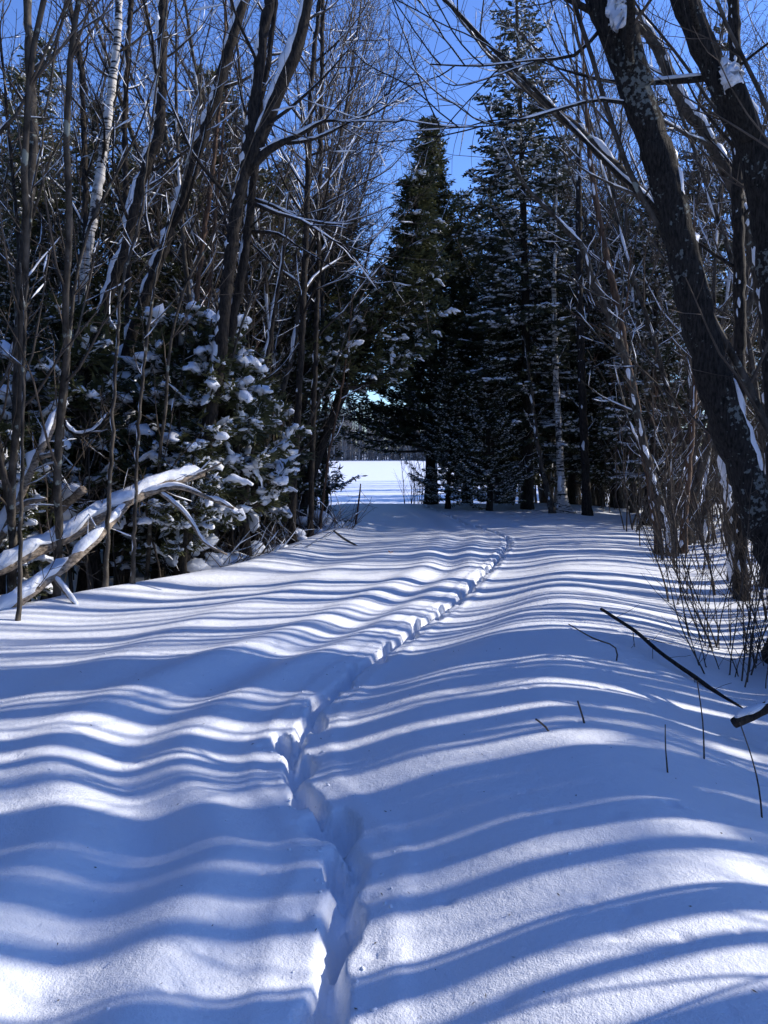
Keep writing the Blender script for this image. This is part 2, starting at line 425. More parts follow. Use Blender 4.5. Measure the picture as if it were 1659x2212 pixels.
def crown_of(T, sn, p, r, n, L, lv, f0, spread=.9, rise=.6, snow=.25, limbs=None, drop=0, rl=.45, rmin=.0026, lmul=1):
    """Limbs with all their twigs along a trunk p. Limb tubes go to limbs (a list of MBs, one each) or T; twigs to T."""
    m = len(p); az = U(0, 6.28)
    for i in range(n):
        f = f0 + (1 - f0) * (i + U(.1, .9)) / n
        a = f * (m - 1); i0 = min(int(a), m - 2); q = p[i0] + (p[i0 + 1] - p[i0]) * (a - i0)
        t = unit(p[i0 + 1] - p[i0]); az += 2.4 + U(-.5, .5)
        s = np.array([math.cos(az), math.sin(az), 0]); s = unit(s - t * np.dot(s, t))
        LL = L * U(.7, 1.15) * (1 - .55 * (f - f0) / (1 - f0))
        rr = max(.006, min(r[i0] * rl, LL * .016))
        pp, rp = shoot(q, t * U(.45, .9) + s * spread + np.array([0, 0, -drop]), LL, rr, .004, 10, .08, rise)
        if limbs is not None:
            lb = MB(); lb.tube(pp, rp, 6, .05); limbs.append(lb)
        else: T.tube(pp, rp, 5, cap=False)
        if sn is not None and RNG.random() < snow * 2: snow_strip(sn, pp, rp, .6, 1.3, .5, 6)
        twigs(T, sn, pp, rp, LL * .5 * lmul, lv, 0, .8, snow, RNG.integers(6, 9), .35, 3, rmin)

def bare_proto(H, r0, n, L, lv, f0, spread, lean=.1, bark='bark_grey', wob=.03, rise=.7, snow=.12, rmin=.0028):
    root = empty('bare_tree', (0, 0, 0)); tr, tw, sn = MB(), MB(), MB()
    snow *= 1.8
    p, r = shoot((0, 0, -.15), (U(-lean, lean), U(-lean, lean), 1), H, r0, .008, int(H * 3), wob, .1)
    r = r * (1 + .5 * np.exp(-np.arange(len(r)) / 1.2)); tr.tube(p, r, 8, .06)
    snow_strip(sn, p, r, .45, .7, .5, 6, (-.75, -.45, .5))
    crown_of(tw, sn, p, r, n, L, lv, f0, spread, rise, snow, rmin=rmin)
    tr.build('trunk', M[bark], root); tw.build('crown', M['twig'], root, kind='stuff'); sn.build('snow_cover', M['clump'], root, kind='stuff')
    return root

def sapling_proto(H, r0, n, lv=1, bark='twig', snow=.12, red=False):
    root = empty('sapling', (0, 0, 0)); tr, tw, sn = MB(), MB(), MB()
    p, r = shoot((0, 0, -.15), (U(-.12, .12), U(-.12, .12), 1), H, r0, .003, int(H * 5) + 4, .075, .15)
    tr.tube(p, r, 6, .05)
    m = len(p)
    for i in range(n):
        f = .2 + .8 * (i + U(0, 1)) / n; i0 = min(int(f * (m - 1)), m - 2)
        d = unit(p[i0 + 1] - p[i0]) * U(.5, 1.0) + perp(np.array([0, 0, 1.0])) * .75
        LL = H * U(.12, .3) * (1.15 - .7 * f)
        pp, rp = shoot(p[i0], d, LL, max(.003, r[i0] * .45), .0022, 7, .09, .45)
        tw.tube(pp, rp, 4, cap=False)
        if RNG.random() < snow: snow_strip(sn, pp, np.maximum(rp, .005), .7, 1.5, .3, 5)
        twigs(tw, sn, pp, rp, LL * .5, lv, 0, .8, snow * .5, RNG.integers(3, 6), .3, 3, .0022)
    tr.build('stem', M[bark], root); tw.build('crown', M['twig_red' if red else 'twig'], root, kind='stuff'); sn.build('snow_cover', M['clump'], root, kind='stuff')
    return root

def spray(acc, q, d, up, size, nb):
    """A flat fan of scale-leaved twigs."""
    d = unit(d); s = unit(np.cross(d, up)); n2 = np.cross(s, d)
    a = RNG.uniform(-1.15, 1.15, nb)
    base = q + d * (RNG.uniform(0, .5, (nb, 1)) * size) + RNG.normal(0, size * .09, (nb, 3))
    dd = d[None] * np.cos(a)[:, None] + s[None] * np.sin(a)[:, None] + RNG.normal(0, .22, (nb, 3)) - np.array([0, 0, .25])
    nn = n2[None] + RNG.normal(0, .45, (nb, 3))
    acc[0].append(base); acc[1].append(dd); acc[2].append(nn); acc[3].append(size * RNG.uniform(.35, .75, nb)); acc[4].append(size * RNG.uniform(.10, .2, nb))

def cedar_proto(H, R, nb, h0=.06, snow=.35, pad=.1, lv=0, lean=0, size=.26, dens=9, top=1.0, bend=None, trunk_r=None, bare=.25, fol='cedar', pl=.45, low=.5, strip=0, tp=.55, lo=.28, am=1.15):
    """An arborvitae: upswept branches with flat drooping sprays, snow on them in pads."""
    root = empty('cedar_tree', (0, 0, 0)); tr, br, sn = MB(), MB(), MB(); acc = [[], [], [], [], []]
    p, r = shoot((0, 0, -.2), (lean, 0, 1), H + .2, trunk_r or H * .013 + .02, .01, int(H * 3), .02, .25)
    if bend is not None: p = p + bend(np.linspace(0, 1, len(p)))
    tr.tube(p, r * (1 + .6 * np.exp(-np.arange(len(r)) / 1.5)), 9, .07)
    m = len(p); C, SC, TL = [], [], []
    for i in range(nb):
        f = h0 + (1 - h0) * ((i + U(0, 1)) / nb) ** 1.05
        i0 = min(int(f * (m - 1)), m - 2); q = p[i0]
        az = i * 2.4 + U(-.6, .6); out = np.array([math.cos(az), math.sin(az), 0])
        prof = min(1, (f - h0 * .6) / .25 + low) * (1 - f) ** tp * 1.3 * (lo + am * (float(vnoise(az % 6.283 * 1.1, f * H * .8, int(H * 10))) + .5))
        LL = max(.18, R * prof * U(.6, 1.15))
        pp, rp = shoot(q, out + np.array([0, 0, .25 - .45 * (1 - f)]), LL, .006 + .012 * LL, .003, 7, .1, .7)
        br.tube(pp, rp, 4, cap=False)
        if strip and RNG.random() < strip: snow_strip(sn, pp[2:], np.linspace(.05, .085, len(pp) - 2) * U(.6, 1.1), .8, .8, .22, 7)
        ns = max(3, int(LL / .085))
        for k in range(ns):
            g = bare + (1 - bare) * (k + U(0, 1)) / ns; j = min(int(g * 6), 5); c = pp[j] + (pp[j + 1] - pp[j]) * (g * 6 - j)
            dd = unit(pp[j + 1] - pp[j]) + perp(np.array([0, 0, 1.0])) * .9 + np.array([0, 0, U(-.4, .2)])
            sz = size * U(.7, 1.2)
            spray(acc, c, dd, np.array([0, 0, 1.0]) + RNG.normal(0, .3, 3), sz, dens)
            if RNG.random() < snow * (1.25 - .7 * f):
                if lv == 0:
                    w = pad * U(.5, 1.3)
                    C.append(c + unit(dd) * sz * .35 + np.array([0, 0, w * .25])); SC.append((w * U(.8, 1.6), w * U(.6, 1.0), w * pl * U(.7, 1.2))); TL.append((U(-.5, .1), U(-.3, .3)))
                else:                                        # a pad that lies along the fan and sags over its tip
                    d3 = unit(dd); tt = np.linspace(-.1, 1.0, 7)[:, None]; big = .6 + .9 * RNG.random() ** 2
                    q3 = c + d3 * sz * .85 * tt * big + np.array([0, 0, 1.0]) * (.025 - sz * .42 * tt ** 2 * U(.4, 1.1)) + RNG.normal(0, .012, (7, 3))
                    sh = np.array([.25, .75, 1.0, .9, 1.0, .7, .3]) * RNG.uniform(.75, 1.25, 7)
                    sn.lump(q3, pad * sh * big, pad * .62 * sh * big, np.tile(unit((U(-.2, .2), U(-.2, .2), 1)), (7, 1)), 8)
    fo = MB(); fo.blades(*[np.concatenate(a) for a in acc])
    sn.blobs(np.array(C) if C else [], np.array(SC), .2, lv, np.array(TL) if TL else None)
    tr.build('trunk', M['bark_dark'], root); br.build('branches', M['twig'], root, kind='stuff')
    fo.build('foliage', M[fol], root, smooth=False, kind='stuff'); sn.build('snow_cover', M['clump'], root, kind='stuff')
    return root

def spruce_proto(H, R, h0, whorls, per, snow=.3, trunk_r=.12, droop=.5, dead=8, prof_p=.85):
    """A narrow spruce: whorls of drooping branches set with needled side twigs."""
    root = empty('spruce_tree', (0, 0, 0)); tr, br, sn = MB(), MB(), MB(); A = [[], [], [], [], []]
    p, r = shoot((0, 0, -.2), (U(-.01, .01), U(-.01, .01), 1), H + .2, trunk_r, .012, int(H * 2.5), .008, .1)
    tr.tube(p, r * (1 + .5 * np.exp(-np.arange(len(r)) / 1.2)), 10, .06); m = len(p)
    def side_twigs(pp, rp, LL, nt, wd):
        s_ = 1
        for k in range(nt):
            g = .2 + .8 * (k + U(0, 1)) / nt; j = min(int(g * 7), 6); c = pp[j] + (pp[j + 1] - pp[j]) * (g * 7 - j); t = unit(pp[j + 1] - pp[j]); s_ = -s_
            sd_ = unit(np.cross(t, [0, 0, 1])) * s_
            d = unit(t * .8 + sd_ * .7 + np.array([0, 0, U(-.5, .05)])); l2 = LL * U(.16, .34) * (1.25 - .8 * g) + .08
            for up in (np.array([0, 0, 1.0]), sd_ + np.array([0, 0, .3])):
                A[0].append(c); A[1].append(d); A[2].append(np.cross(np.cross(d, up), d) + RNG.normal(0, .2, 3)); A[3].append(l2); A[4].append(wd * U(.8, 1.3))
            for _ in range(3):
                c2 = c + d * l2 * U(.2, .8); A[0].append(c2); A[1].append(d + RNG.normal(0, .5, 3)); A[2].append(np.array([0, 0, 1.0]) + RNG.normal(0, .3, 3)); A[3].append(l2 * U(.3, .5)); A[4].append(wd)
            if RNG.random() < snow * .8:
                sn.blobs([c + d * l2 * .4 + np.array([0, 0, .02])], np.array([(l2 * .3, l2 * .16, .03)]), .2, 0, None)
    for w in range(whorls):
        f = h0 + (1 - h0) * (w + U(0, .6)) / whorls; i0 = min(int(f * (m - 1)), m - 2); q = p[i0]; a0 = U(0, 6.28)
        for k in range(per):
            az = a0 + k * 6.283 / per + U(-.3, .3); LL = max(.2, R * (1 - f) ** prof_p * min(1, .55 + (f - h0) * 2) * U(.65, 1.15))
            pp, rp = shoot(q, (math.cos(az), math.sin(az), .12 - droop * (1 - f)), LL, .006 + LL * .009, .003, 8, .05, .35)
            br.tube(pp, rp, 4, cap=False)
            if RNG.random() < snow * 1.6: snow_strip(sn, pp, np.maximum(rp, .02), .6, 1.1, .3, 5)
            side_twigs(pp, rp, LL, max(5, int(LL * 17)), .05)
    for k in range(dead):
        f = U(.06, h0 + .05); i0 = int(f * (m - 1)); az = U(0, 6.28); LL = U(.4, 1.4)
        pp, rp = shoot(p[i0], (math.cos(az), math.sin(az), -.15), LL, .012, .003, 7, .1, .1); br.tube(pp, rp, 4, cap=False)
        if RNG.random() < .5: snow_strip(sn, pp, np.maximum(rp, .01), .6, 1.2, .3, 5)
        twigs(br, sn, pp, rp, LL * .5, 1, 0, .9, .2)
    fo = MB(); fo.blades(np.array(A[0]), np.array(A[1]), np.array(A[2]), np.array(A[3]), np.array(A[4]))
    tr.build('trunk', M['bark_dark'], root); br.build('branches', M['twig'], root, kind='stuff')
    fo.build('foliage', M['spruce'], root, smooth=False, kind='stuff'); sn.build('snow_cover', M['clump'], root, kind='stuff')
    return root

used = {}
def put(proto, x, y, sc=1.0, label=None, cat=None, group=None, lean=(0, 0), rz=None, dz=0):
    """Place a copy of a prototype (the prototype itself the first time)."""
    loc = (x, y, gz(x, y) + dz); rz = U(0, 6.28) if rz is None else rz
    if proto.name not in used:
        used[proto.name] = proto; proto.location = loc; proto.rotation_euler = (lean[0], lean[1], rz); proto.scale = (sc,) * 3
        tag(proto, label, cat, group); return proto
    o = copy_tree(proto, loc, rz, sc, label, None, lean)
    if group: o['group'] = group
    elif 'group' in o: del o['group']
    o['category'] = cat
    return o

# ------------------------------------------------------------------ the trees one can tell apart
def px(pts, Y, jit=0.0):
    """Rows (u, v, width in pixels[, distance]) of the photograph -> rows (x, y, z, radius)."""
    out = []
    for q in pts:
        y = q[3] if len(q) > 3 else Y
        p = P(q[0], q[1], y); out.append((*p, q[2] * .5 * y / F))
    return np.array(out)

def hero(label, Y, pts, bark='bark_dark', name='bare_tree', ext=4.0, nl=9, L=2.0, f0=.45, lv=2, snow=(.55, 1.0), forks=(), stubs=(), limb_snow=.5, sides=10, group=None, crown=True, sdir=(-.35, -.3, .9), twigm='twig', twn=1.0):
    w = px(pts, Y)
    w[:, 3] *= .9 if sides >= 20 else .82 if pts[0][0] < CU else 1
    p, r = smooth_path(w, .09)
    b = p[0]; g = gz(b[0], b[1])
    if b[2] > g - .1:                                        # run the trunk down into the snow
        d = unit(p[0] - p[min(6, len(p) - 1)]); d = unit(d * np.array([.5, .5, 1])); n = max(2, int((b[2] - g + .25) / .18))
        e = np.array([b + d * (b[2] - g + .25) / abs(d[2]) * k / n for k in range(n, 0, -1)]); p = np.vstack([e, p]); r = np.concatenate([np.full(n, r[0]), r])
    keep = p[:, 2] > g - .5; p, r = p[keep], r[keep]
    k0 = len(p)
    if ext:
        d = unit(p[-1] - p[-5]); pe, re_ = shoot(p[-1], d + np.array([0, 0, .15]), ext, r[-1], .012, int(ext * 5), .03, .5)
        p = np.vstack([p, pe[1:]]); r = np.concatenate([r, re_[1:]])
    o0 = p[0].copy(); o0[2] = g
    root = empty(name, o0, label, 'tree', group)
    r = r * (1 + .45 * np.exp(-np.maximum(p[:, 2] - g, 0) / .18)) * (1 + .05 * RNG.normal(0, 1, len(r)))
    tr, tw, sn = MB(), MB(), MB(); p = p - o0
    p[1:-1] += RNG.normal(0, .006, (len(p) - 2, 3))
    tr.tube(p, r, sides, .05)
    snow_strip(sn, p, r, snow[0], snow[1] * .8, .2, 7, sdir, .58)
    for q in range(2 if sides < 20 else 0): snow_strip(sn, p, r * .92, .34, .7, .1, 6, (-.9 + .5 * q, -.6, .6), .3)
    limbs = []
    for fk in forks:
        fp, fr = smooth_path(px(fk, Y), .12); fp = fp - o0
        d = unit(fp[-1] - fp[-4]); el = fk[0][3] if len(fk[0]) > 3 else max(.8, fr[-1] * 40)
        pe, re_ = shoot(fp[-1], d + np.array([0, 0, .1]), el, fr[-1], .005, int(el * 5) + 3, .04, .4)
        fp = np.vstack([fp, pe[1:]]); fr = np.concatenate([fr, re_[1:]])
        lb = MB(); lb.tube(fp, fr * (1 + .05 * RNG.normal(0, 1, len(fr))), 9, .05); limbs.append(lb); snow_strip(sn, fp, fr, .75, 1.2, .4, 7, (-.2, -.2, 1))
        crown_of(tw, sn, fp, fr, max(3, int(nl * .7)), L * .75, max(1, lv - 1), .35, .8, .4, limb_snow, limbs)
    if crown: crown_of(tw, sn, p, r, nl, L, lv, f0, .8, .6, limb_snow, limbs, lmul=twn)
    tr.build('trunk', M[bark], root)
    for lb in limbs: lb.build('limb', M[bark if bark != 'bark_birch' else 'bark_dark'], root)
    for (a, c, wd, cap) in stubs:                            # broken-off limbs with a cap of snow
        A_, B_ = P(*a) - o0, P(*c) - o0; rr = wd * .5 * a[2] / F
        sp = np.linspace(A_, B_, 6); st = MB(); st.tube(sp, np.array([1.25, 1.15, 1.05, 1, .97, .93]) * rr, 12, .06); so = st.build('broken_limb', M[bark], root)
        cm = MB(); w4, w5 = smooth_path(px(cap, Y), .012); w4 = w4 - o0; n_c = len(w4)
        kk = w5 * np.clip(np.minimum(1, np.linspace(2.2, .25, n_c) * 2.2), .35, 1) * (1 + .10 * vnoise(np.arange(n_c) / 2.5, np.zeros(n_c), 21))
        cm.lump(w4, kk, kk * .85, np.tile(unit((.1, -.8, .55)), (n_c, 1)), 14)
        for q in range(7): cm.blobs([w4[int(n_c * U(.45, .97))] + np.array([U(-.6, .6) * rr, -rr * U(.2, .5), U(-.15, .25) * rr])], np.array([(rr * U(.3, .5), rr * U(.25, .4), rr * U(.3, .5))]), .03, 2)
        cm.build('snow_cap', M['clump'], so)
    tw.build('crown', M[twigm], root, kind='stuff'); sn.build('snow_cover', M['clump'], root, kind='stuff')
    return root

# left of the trail
hero('grey leaning trunk nearest the left border of the photo, standing beyond the snowy logs', 9.0, [(28, 1320, 30), (36, 1000, 28), (45, 640, 27), (58, 470, 26), (71, 300, 25), (62, 100, 21), (60, 0, 20), (58, -70, 18)], 'bark_grey', ext=3.5, L=1.7, snow=(.25, .6))
hero('white-barked birch leaning among the dark trunks', 11.0, [(100, 1160, 27), (140, 880, 26), (165, 690, 25), (187, 555, 24), (213, 400, 24), (238, 220, 21), (254, 70, 18), (258, -60, 15)], 'bark_birch', 'birch_tree', ext=3.5, L=1.8, snow=(.2, .5), f0=.55, nl=8)
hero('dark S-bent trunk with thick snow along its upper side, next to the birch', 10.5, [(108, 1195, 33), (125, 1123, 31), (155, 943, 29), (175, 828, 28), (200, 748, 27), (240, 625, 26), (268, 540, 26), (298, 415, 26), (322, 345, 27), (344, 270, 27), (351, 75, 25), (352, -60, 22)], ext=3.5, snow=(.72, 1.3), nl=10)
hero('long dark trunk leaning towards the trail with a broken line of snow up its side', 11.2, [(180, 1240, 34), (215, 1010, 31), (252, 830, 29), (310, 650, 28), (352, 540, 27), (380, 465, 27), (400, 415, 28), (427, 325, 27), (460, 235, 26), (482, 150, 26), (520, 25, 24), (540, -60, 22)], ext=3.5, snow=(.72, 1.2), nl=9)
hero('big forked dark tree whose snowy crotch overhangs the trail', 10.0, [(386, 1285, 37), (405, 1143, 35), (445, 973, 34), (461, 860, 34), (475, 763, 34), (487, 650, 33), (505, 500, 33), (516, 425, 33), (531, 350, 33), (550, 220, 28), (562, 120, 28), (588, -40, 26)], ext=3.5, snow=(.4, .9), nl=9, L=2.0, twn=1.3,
     forks=([(530, 372, 24), (550, 325, 29), (575, 265, 30), (600, 200, 29), (635, 120, 28), (655, 50, 26), (672, -50, 24)], [(528, 380, 18), (566, 336, 19), (600, 312, 15), (640, 295, 10), (700, 262, 6), (752, 262, 4)], [(548, 440, 8), (600, 462, 7), (650, 476, 5), (720, 520, 4)], [(620, 310, 8), (680, 300, 6), (760, 262, 4)]))
hero('straight dark trunk close behind the big forked tree', 10.6, [(448, 1270, 27), (482, 900, 26), (500, 715, 24), (520, 600, 24), (531, 525, 24), (541, 450, 23), (548, 380, 21), (560, 240, 18), (585, 90, 14), (600, -40, 11)], ext=2.5, snow=(.45, .8), nl=8, L=1.5,
     forks=([(545, 430, 7), (590, 445, 6), (640, 470, 4)], [(540, 500, 7), (600, 505, 6), (640, 530, 4), (690, 560, 3)]))
hero('slim reddish-brown trunk catching the sun between the two leaning trees', 12.0, [(395, 1080, 16), (412, 760, 15), (425, 640, 14), (440, 500, 13), (453, 420, 12), (466, 300, 10), (476, 180, 8)], 'bark_warm', ext=1.5, nl=7, L=1.0, snow=(.3, .7))
hero('thin reddish pole right beside the slim reddish-brown trunk', 12.6, [(430, 1080, 11), (445, 760, 11), (452, 640, 10), (462, 500, 10), (478, 330, 8)], 'bark_warm', ext=1.5, nl=6, L=.9, snow=(.3, .7))
hero('upright dark pole rising behind the snowy side limbs of the forked tree', 14.0, [(672, 1060, 15), (683, 700, 14), (690, 450, 13), (694, 200, 12), (697, 0, 11)], ext=3, nl=16, L=2.6, snow=(.2, .6), f0=.3, twn=1.3)
hero('dark trunk on the trail side of the forked tree with long arching twigs', 13.0, [(632, 1080, 20), (648, 800, 18), (657, 600, 17), (664, 420, 15), (672, 200, 13), (690, 0, 11)], ext=3, nl=22, L=3.6, snow=(.2, .6), f0=.35, twn=1.4)
hero('slender tree with crooked top behind the birch', 12.5, [(190, 900, 17), (186, 600, 16), (184, 420, 15), (180, 250, 14), (172, 120, 13), (152, 20, 11), (140, -60, 9)], ext=2, nl=10, L=1.6, snow=(.3, .6), f0=.4)
hero('dark pole standing between the birch and the S-bent trunk', 11.8, [(272, 900, 17), (276, 600, 16), (270, 330, 15), (272, 180, 14), (284, 0, 13), (290, -60, 12)], ext=3, nl=10, L=1.5, snow=(.3, .7))
hero('thin grey stem with a sharp kink in front of the birch', 8.0, [(225, 1302, 13), (240, 1000, 11), (250, 800, 9), (262, 620, 8), (300, 480, 7), (318, 330, 6), (335, 200, 5)], 'bark_grey', ext=1, nl=8, L=.7, snow=(.15, .6), lv=1, sides=7)
hero('thin dark stem on the bank edge in front of the snow-laden cedars', 8.2, [(286, 1297, 12), (292, 1100, 10), (300, 900, 9), (322, 700, 8), (345, 560, 6), (400, 380, 5)], 'bark_grey', ext=1, nl=8, L=.8, snow=(.15, .6), lv=1, sides=7)
hero('thin straight stem at the left border that crosses the fallen logs', 6.6, [(41, 1338, 11), (46, 1100, 10), (50, 900, 9), (56, 640, 8), (70, 420, 6), (100, 240, 5)], 'bark_grey', ext=1.2, nl=8, L=.8, snow=(.1, .5), lv=1, sides=7)
hero('whip-like sapling slanting across the upper left corner', 6.5, [(-60, 420, 10), (0, 290, 9), (60, 210, 8), (110, 110, 6), (150, 0, 5)], 'bark_grey', ext=1.2, nl=6, L=.7, snow=(.1, .5), lv=1, sides=6)
hero('leaning dark trunk of the row at the left edge of the gap to the field', 17.0, [(628, 1140, 26), (652, 1080, 25), (672, 1020, 24), (700, 950, 22), (722, 890, 20), (745, 800, 17), (765, 700, 14)], ext=2, nl=6, L=1.1, snow=(.2, .6), lv=1)
hero('upright dark trunk beside the leaning one at the edge of the gap', 16.0, [(634, 1120, 27), (640, 1000, 25), (652, 900, 23), (660, 780, 20), (668, 640, 16)], ext=3, nl=7, L=1.2, snow=(.2, .6), lv=1)
hero('brown sapling leaning into the gap before the bright field', 14.5, [(690, 1150, 8), (708, 1000, 8), (722, 920, 7), (738, 840, 6), (748, 770, 5)], 'bark_warm', ext=1, nl=6, L=.6, snow=(.1, .5), lv=1, sides=6)
hero('snow-streaked pale trunk low on the left behind the end of the log', 12.4, [(528, 1090, 16), (540, 1000, 16), (556, 900, 15), (572, 800, 13), (590, 690, 11)], ext=2, nl=6, L=.9, snow=(.8, 1.2), lv=1)

# right of the trail
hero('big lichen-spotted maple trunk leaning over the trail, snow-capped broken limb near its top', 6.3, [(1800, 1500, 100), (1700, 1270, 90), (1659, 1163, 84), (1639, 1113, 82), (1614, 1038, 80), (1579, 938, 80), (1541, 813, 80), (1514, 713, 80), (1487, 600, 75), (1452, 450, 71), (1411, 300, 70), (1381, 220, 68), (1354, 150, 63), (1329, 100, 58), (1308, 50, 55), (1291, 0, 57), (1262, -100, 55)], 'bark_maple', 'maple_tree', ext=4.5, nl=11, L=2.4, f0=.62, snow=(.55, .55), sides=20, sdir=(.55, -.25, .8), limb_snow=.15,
     stubs=(((1384, 190, 6.27), (1354, 58, 6.2), 46, [(1322, -8, 14, 6.2), (1329, 12, 34, 6.19), (1340, 32, 50, 6.18), (1349, 52, 52, 6.18), (1352, 64, 44, 6.18)]), ),
     forks=([(1470, 560, 13, 7.2), (1420, 455, 11, 6.9), (1340, 380, 8, 6.8)], [(1390, 235, 9), (1300, 215, 7), (1180, 245, 5), (1080, 270, 3)], [(1300, 60, 9), (1240, 120, 7), (1150, 130, 4)]))
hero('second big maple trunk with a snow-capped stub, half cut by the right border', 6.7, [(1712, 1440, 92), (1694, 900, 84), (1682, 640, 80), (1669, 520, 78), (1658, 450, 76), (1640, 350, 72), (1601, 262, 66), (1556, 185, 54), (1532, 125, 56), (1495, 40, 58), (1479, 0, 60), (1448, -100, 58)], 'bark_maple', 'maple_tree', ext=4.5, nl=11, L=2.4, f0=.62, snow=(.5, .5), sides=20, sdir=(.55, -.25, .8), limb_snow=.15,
     stubs=(((1622, 300, 6.66), (1586, 186, 6.58), 42, [(1563, 126, 12, 6.58), (1570, 144, 30, 6.57), (1578, 162, 42, 6.56), (1584, 178, 46, 6.56), (1587, 190, 40, 6.56)]),))
hero('slim snow-lined maple curving up between the two big trunks', 9.5, [(1664, 1180, 30), (1660, 800, 27), (1640, 600, 27), (1604, 450, 27), (1529, 300, 26), (1469, 210, 25), (1419, 100, 23), (1345, 0, 20), (1290, -80, 17)], 'bark_grey', 'maple_tree', ext=3, nl=10, L=1.7, f0=.45, snow=(.65, .9))
hero('strongly leaning snow-lined tree that crosses behind the big maple towards the spruce', 10.0, [(1590, 1180, 32), (1530, 800, 30), (1474, 560, 28), (1424, 460, 27), (1374, 405, 25), (1319, 352, 23), (1249, 282, 20), (1149, 200, 15), (1060, 120, 10)], 'bark_grey', ext=2.2, nl=12, L=1.7, f0=.5, snow=(.75, 1.0))
hero('thinner snow-striped tree leaning parallel below the strongly leaning one', 12.0, [(1445, 1150, 17), (1392, 960, 17), (1348, 770, 16), (1306, 662, 15), (1279, 600, 14), (1259, 540, 13), (1219, 490, 11), (1150, 420, 8)], 'bark_grey', ext=1.6, nl=14, L=1.4, f0=.3, snow=(.55, .9))
hero('forked twin stem beside the snow-striped leaning tree', 12.2, [(1420, 1140, 17), (1372, 860, 16), (1350, 760, 16), (1330, 640, 15), (1309, 550, 14), (1287, 430, 12), (1270, 300, 10)], 'bark_warm', ext=2, nl=9, L=1.2, f0=.4, snow=(.4, .8))
hero('dark upright trunk in the upper right corner behind the second maple', 9.0, [(1600, 1250, 26), (1598, 700, 24), (1592, 300, 23), (1587, 100, 23), (1584, -60, 21)], ext=3, nl=9, L=1.6, snow=(.2, .5), f0=.4)
hero('pale trunk with a flared sunlit foot past the trail bend', 19.5, [(1216, 1108, 40), (1215, 1080, 24), (1211, 1020, 16), (1207, 940, 14), (1200, 800, 13), (1196, 640, 10)], 'bark_birch', ext=2.5, nl=7, L=1.0, snow=(.4, .8), lv=1)
hero('thin pale leaning stem next to the flared trunk', 19.2, [(1192, 1100, 14), (1180, 1050, 12), (1168, 1000, 11), (1158, 940, 10), (1148, 850, 9)], 'bark_grey', ext=1.5, nl=6, L=.8, snow=(.5, .8), lv=1, sides=7)
hero('dark pole standing right of the flared pale trunk', 19.0, [(1268, 1106, 20), (1264, 1000, 18), (1258, 850, 17), (1252, 640, 15), (1250, 400, 12)], ext=4, nl=12, L=1.5, snow=(.2, .6), lv=1, f0=.2)
hero('olive-brown sapling with forked foot by the right edge of the trail', 12.5, [(1476, 1185, 17), (1480, 1100, 15), (1490, 980, 13), (1500, 850, 11), (1496, 700, 9)], 'bark_warm', ext=2, nl=8, L=.9, snow=(.2, .6), lv=1, sides=7)
hero('slanting snowy stem in the thicket right of the trail', 13.0, [(1462, 1180, 10), (1440, 1110, 10), (1415, 1040, 10), (1385, 975, 9), (1355, 900, 7)], 'bark_grey', ext=1, nl=7, L=.7, snow=(.7, 1), lv=1, sides=7)

# ------------------------------------------------------------------ evergreens
CED = [cedar_proto(9.5, 2.0, 300, .07, .75, .052), cedar_proto(8.5, 1.8, 280, .08, .85, .054), cedar_proto(10.5, 1.9, 320, .10, .7, .05)]
TOPC = cedar_proto(11.2, 2.25, 620, .18, .42, .045, size=.28, dens=10, low=.9, tp=.7, lo=.42, am=.95)
for i, (u, Y, sc, lab) in enumerate([
        (20, 14.5, .92, 'cedar filling the far left behind the grey leaning trunk'), (135, 16.0, 1.0, 'dark cedar behind the lower half of the birch'),
        (235, 14.0, .82, 'cedar between the birch and the S-bent trunk, dusted with snow'), (330, 17.0, 1.02, 'tall cedar rising behind the S-bent trunk'),
        (420, 15.0, .95, 'cedar behind the long leaning trunk'), (515, 17.5, 1.06, 'cedar directly behind the fork of the big forked tree'),
        (560, 16.0, .86, 'cedar behind the snowy side limbs of the forked tree'), (585, 19.0, .92, 'cedar between the arching-twig trunk and the gap'),
 (70, 19.5, 1.15, 'cedar top showing above its neighbours at the far left'),
        (280, 21.0, 1.15, 'cedar in the second row behind the dark pole'), (470, 22.0, 1.15, 'cedar in the second row behind the reddish trunk'), (590, 23.0, 1.0, 'cedar in the second row behind the arching-twig trunk')]):
    x = (u - CU) / F * Y; put(CED[i % 3], x, Y, sc * U(.96, 1.04), lab, 'tree', 'cedars left of the trail')
put(TOPC, (930 - CU) / F * 22.5, 22.5, 1.0, 'tall dark cedar right of the gap, the darkest crown against the sky', 'tree', None, rz=.5)
for u, Y, sc, lab in [(1078, 25.5, 1.0, 'cedar whose dark side boughs merge into the tall spruce'), (1180, 27, 1.12, 'cedar behind and just right of the tall spruce'), (1296, 25, 1.0, 'cedar behind the dark pole right of the flared trunk'), (1390, 24, .98, 'cedar in the back row behind the snow-striped leaning tree'), (1010, 24, .93, 'cedar between the tall dark cedar and the spruce'), (968, 20.5, .50, 'small snow-dusted cedar at the foot of the tall dark one'), (1058, 19.8, .55, 'low grey-frosted cedar in front of the spruce trunk'), (1330, 22, .85, 'cedar deep in the thicket right of the spruce'), (1660, 20, 1.0, 'cedar at the far right border')]:
    put(CED[1] if sc < .7 else CED[2], (u - CU) / F * Y, Y, sc, lab, 'tree', 'cedars right of the trail')
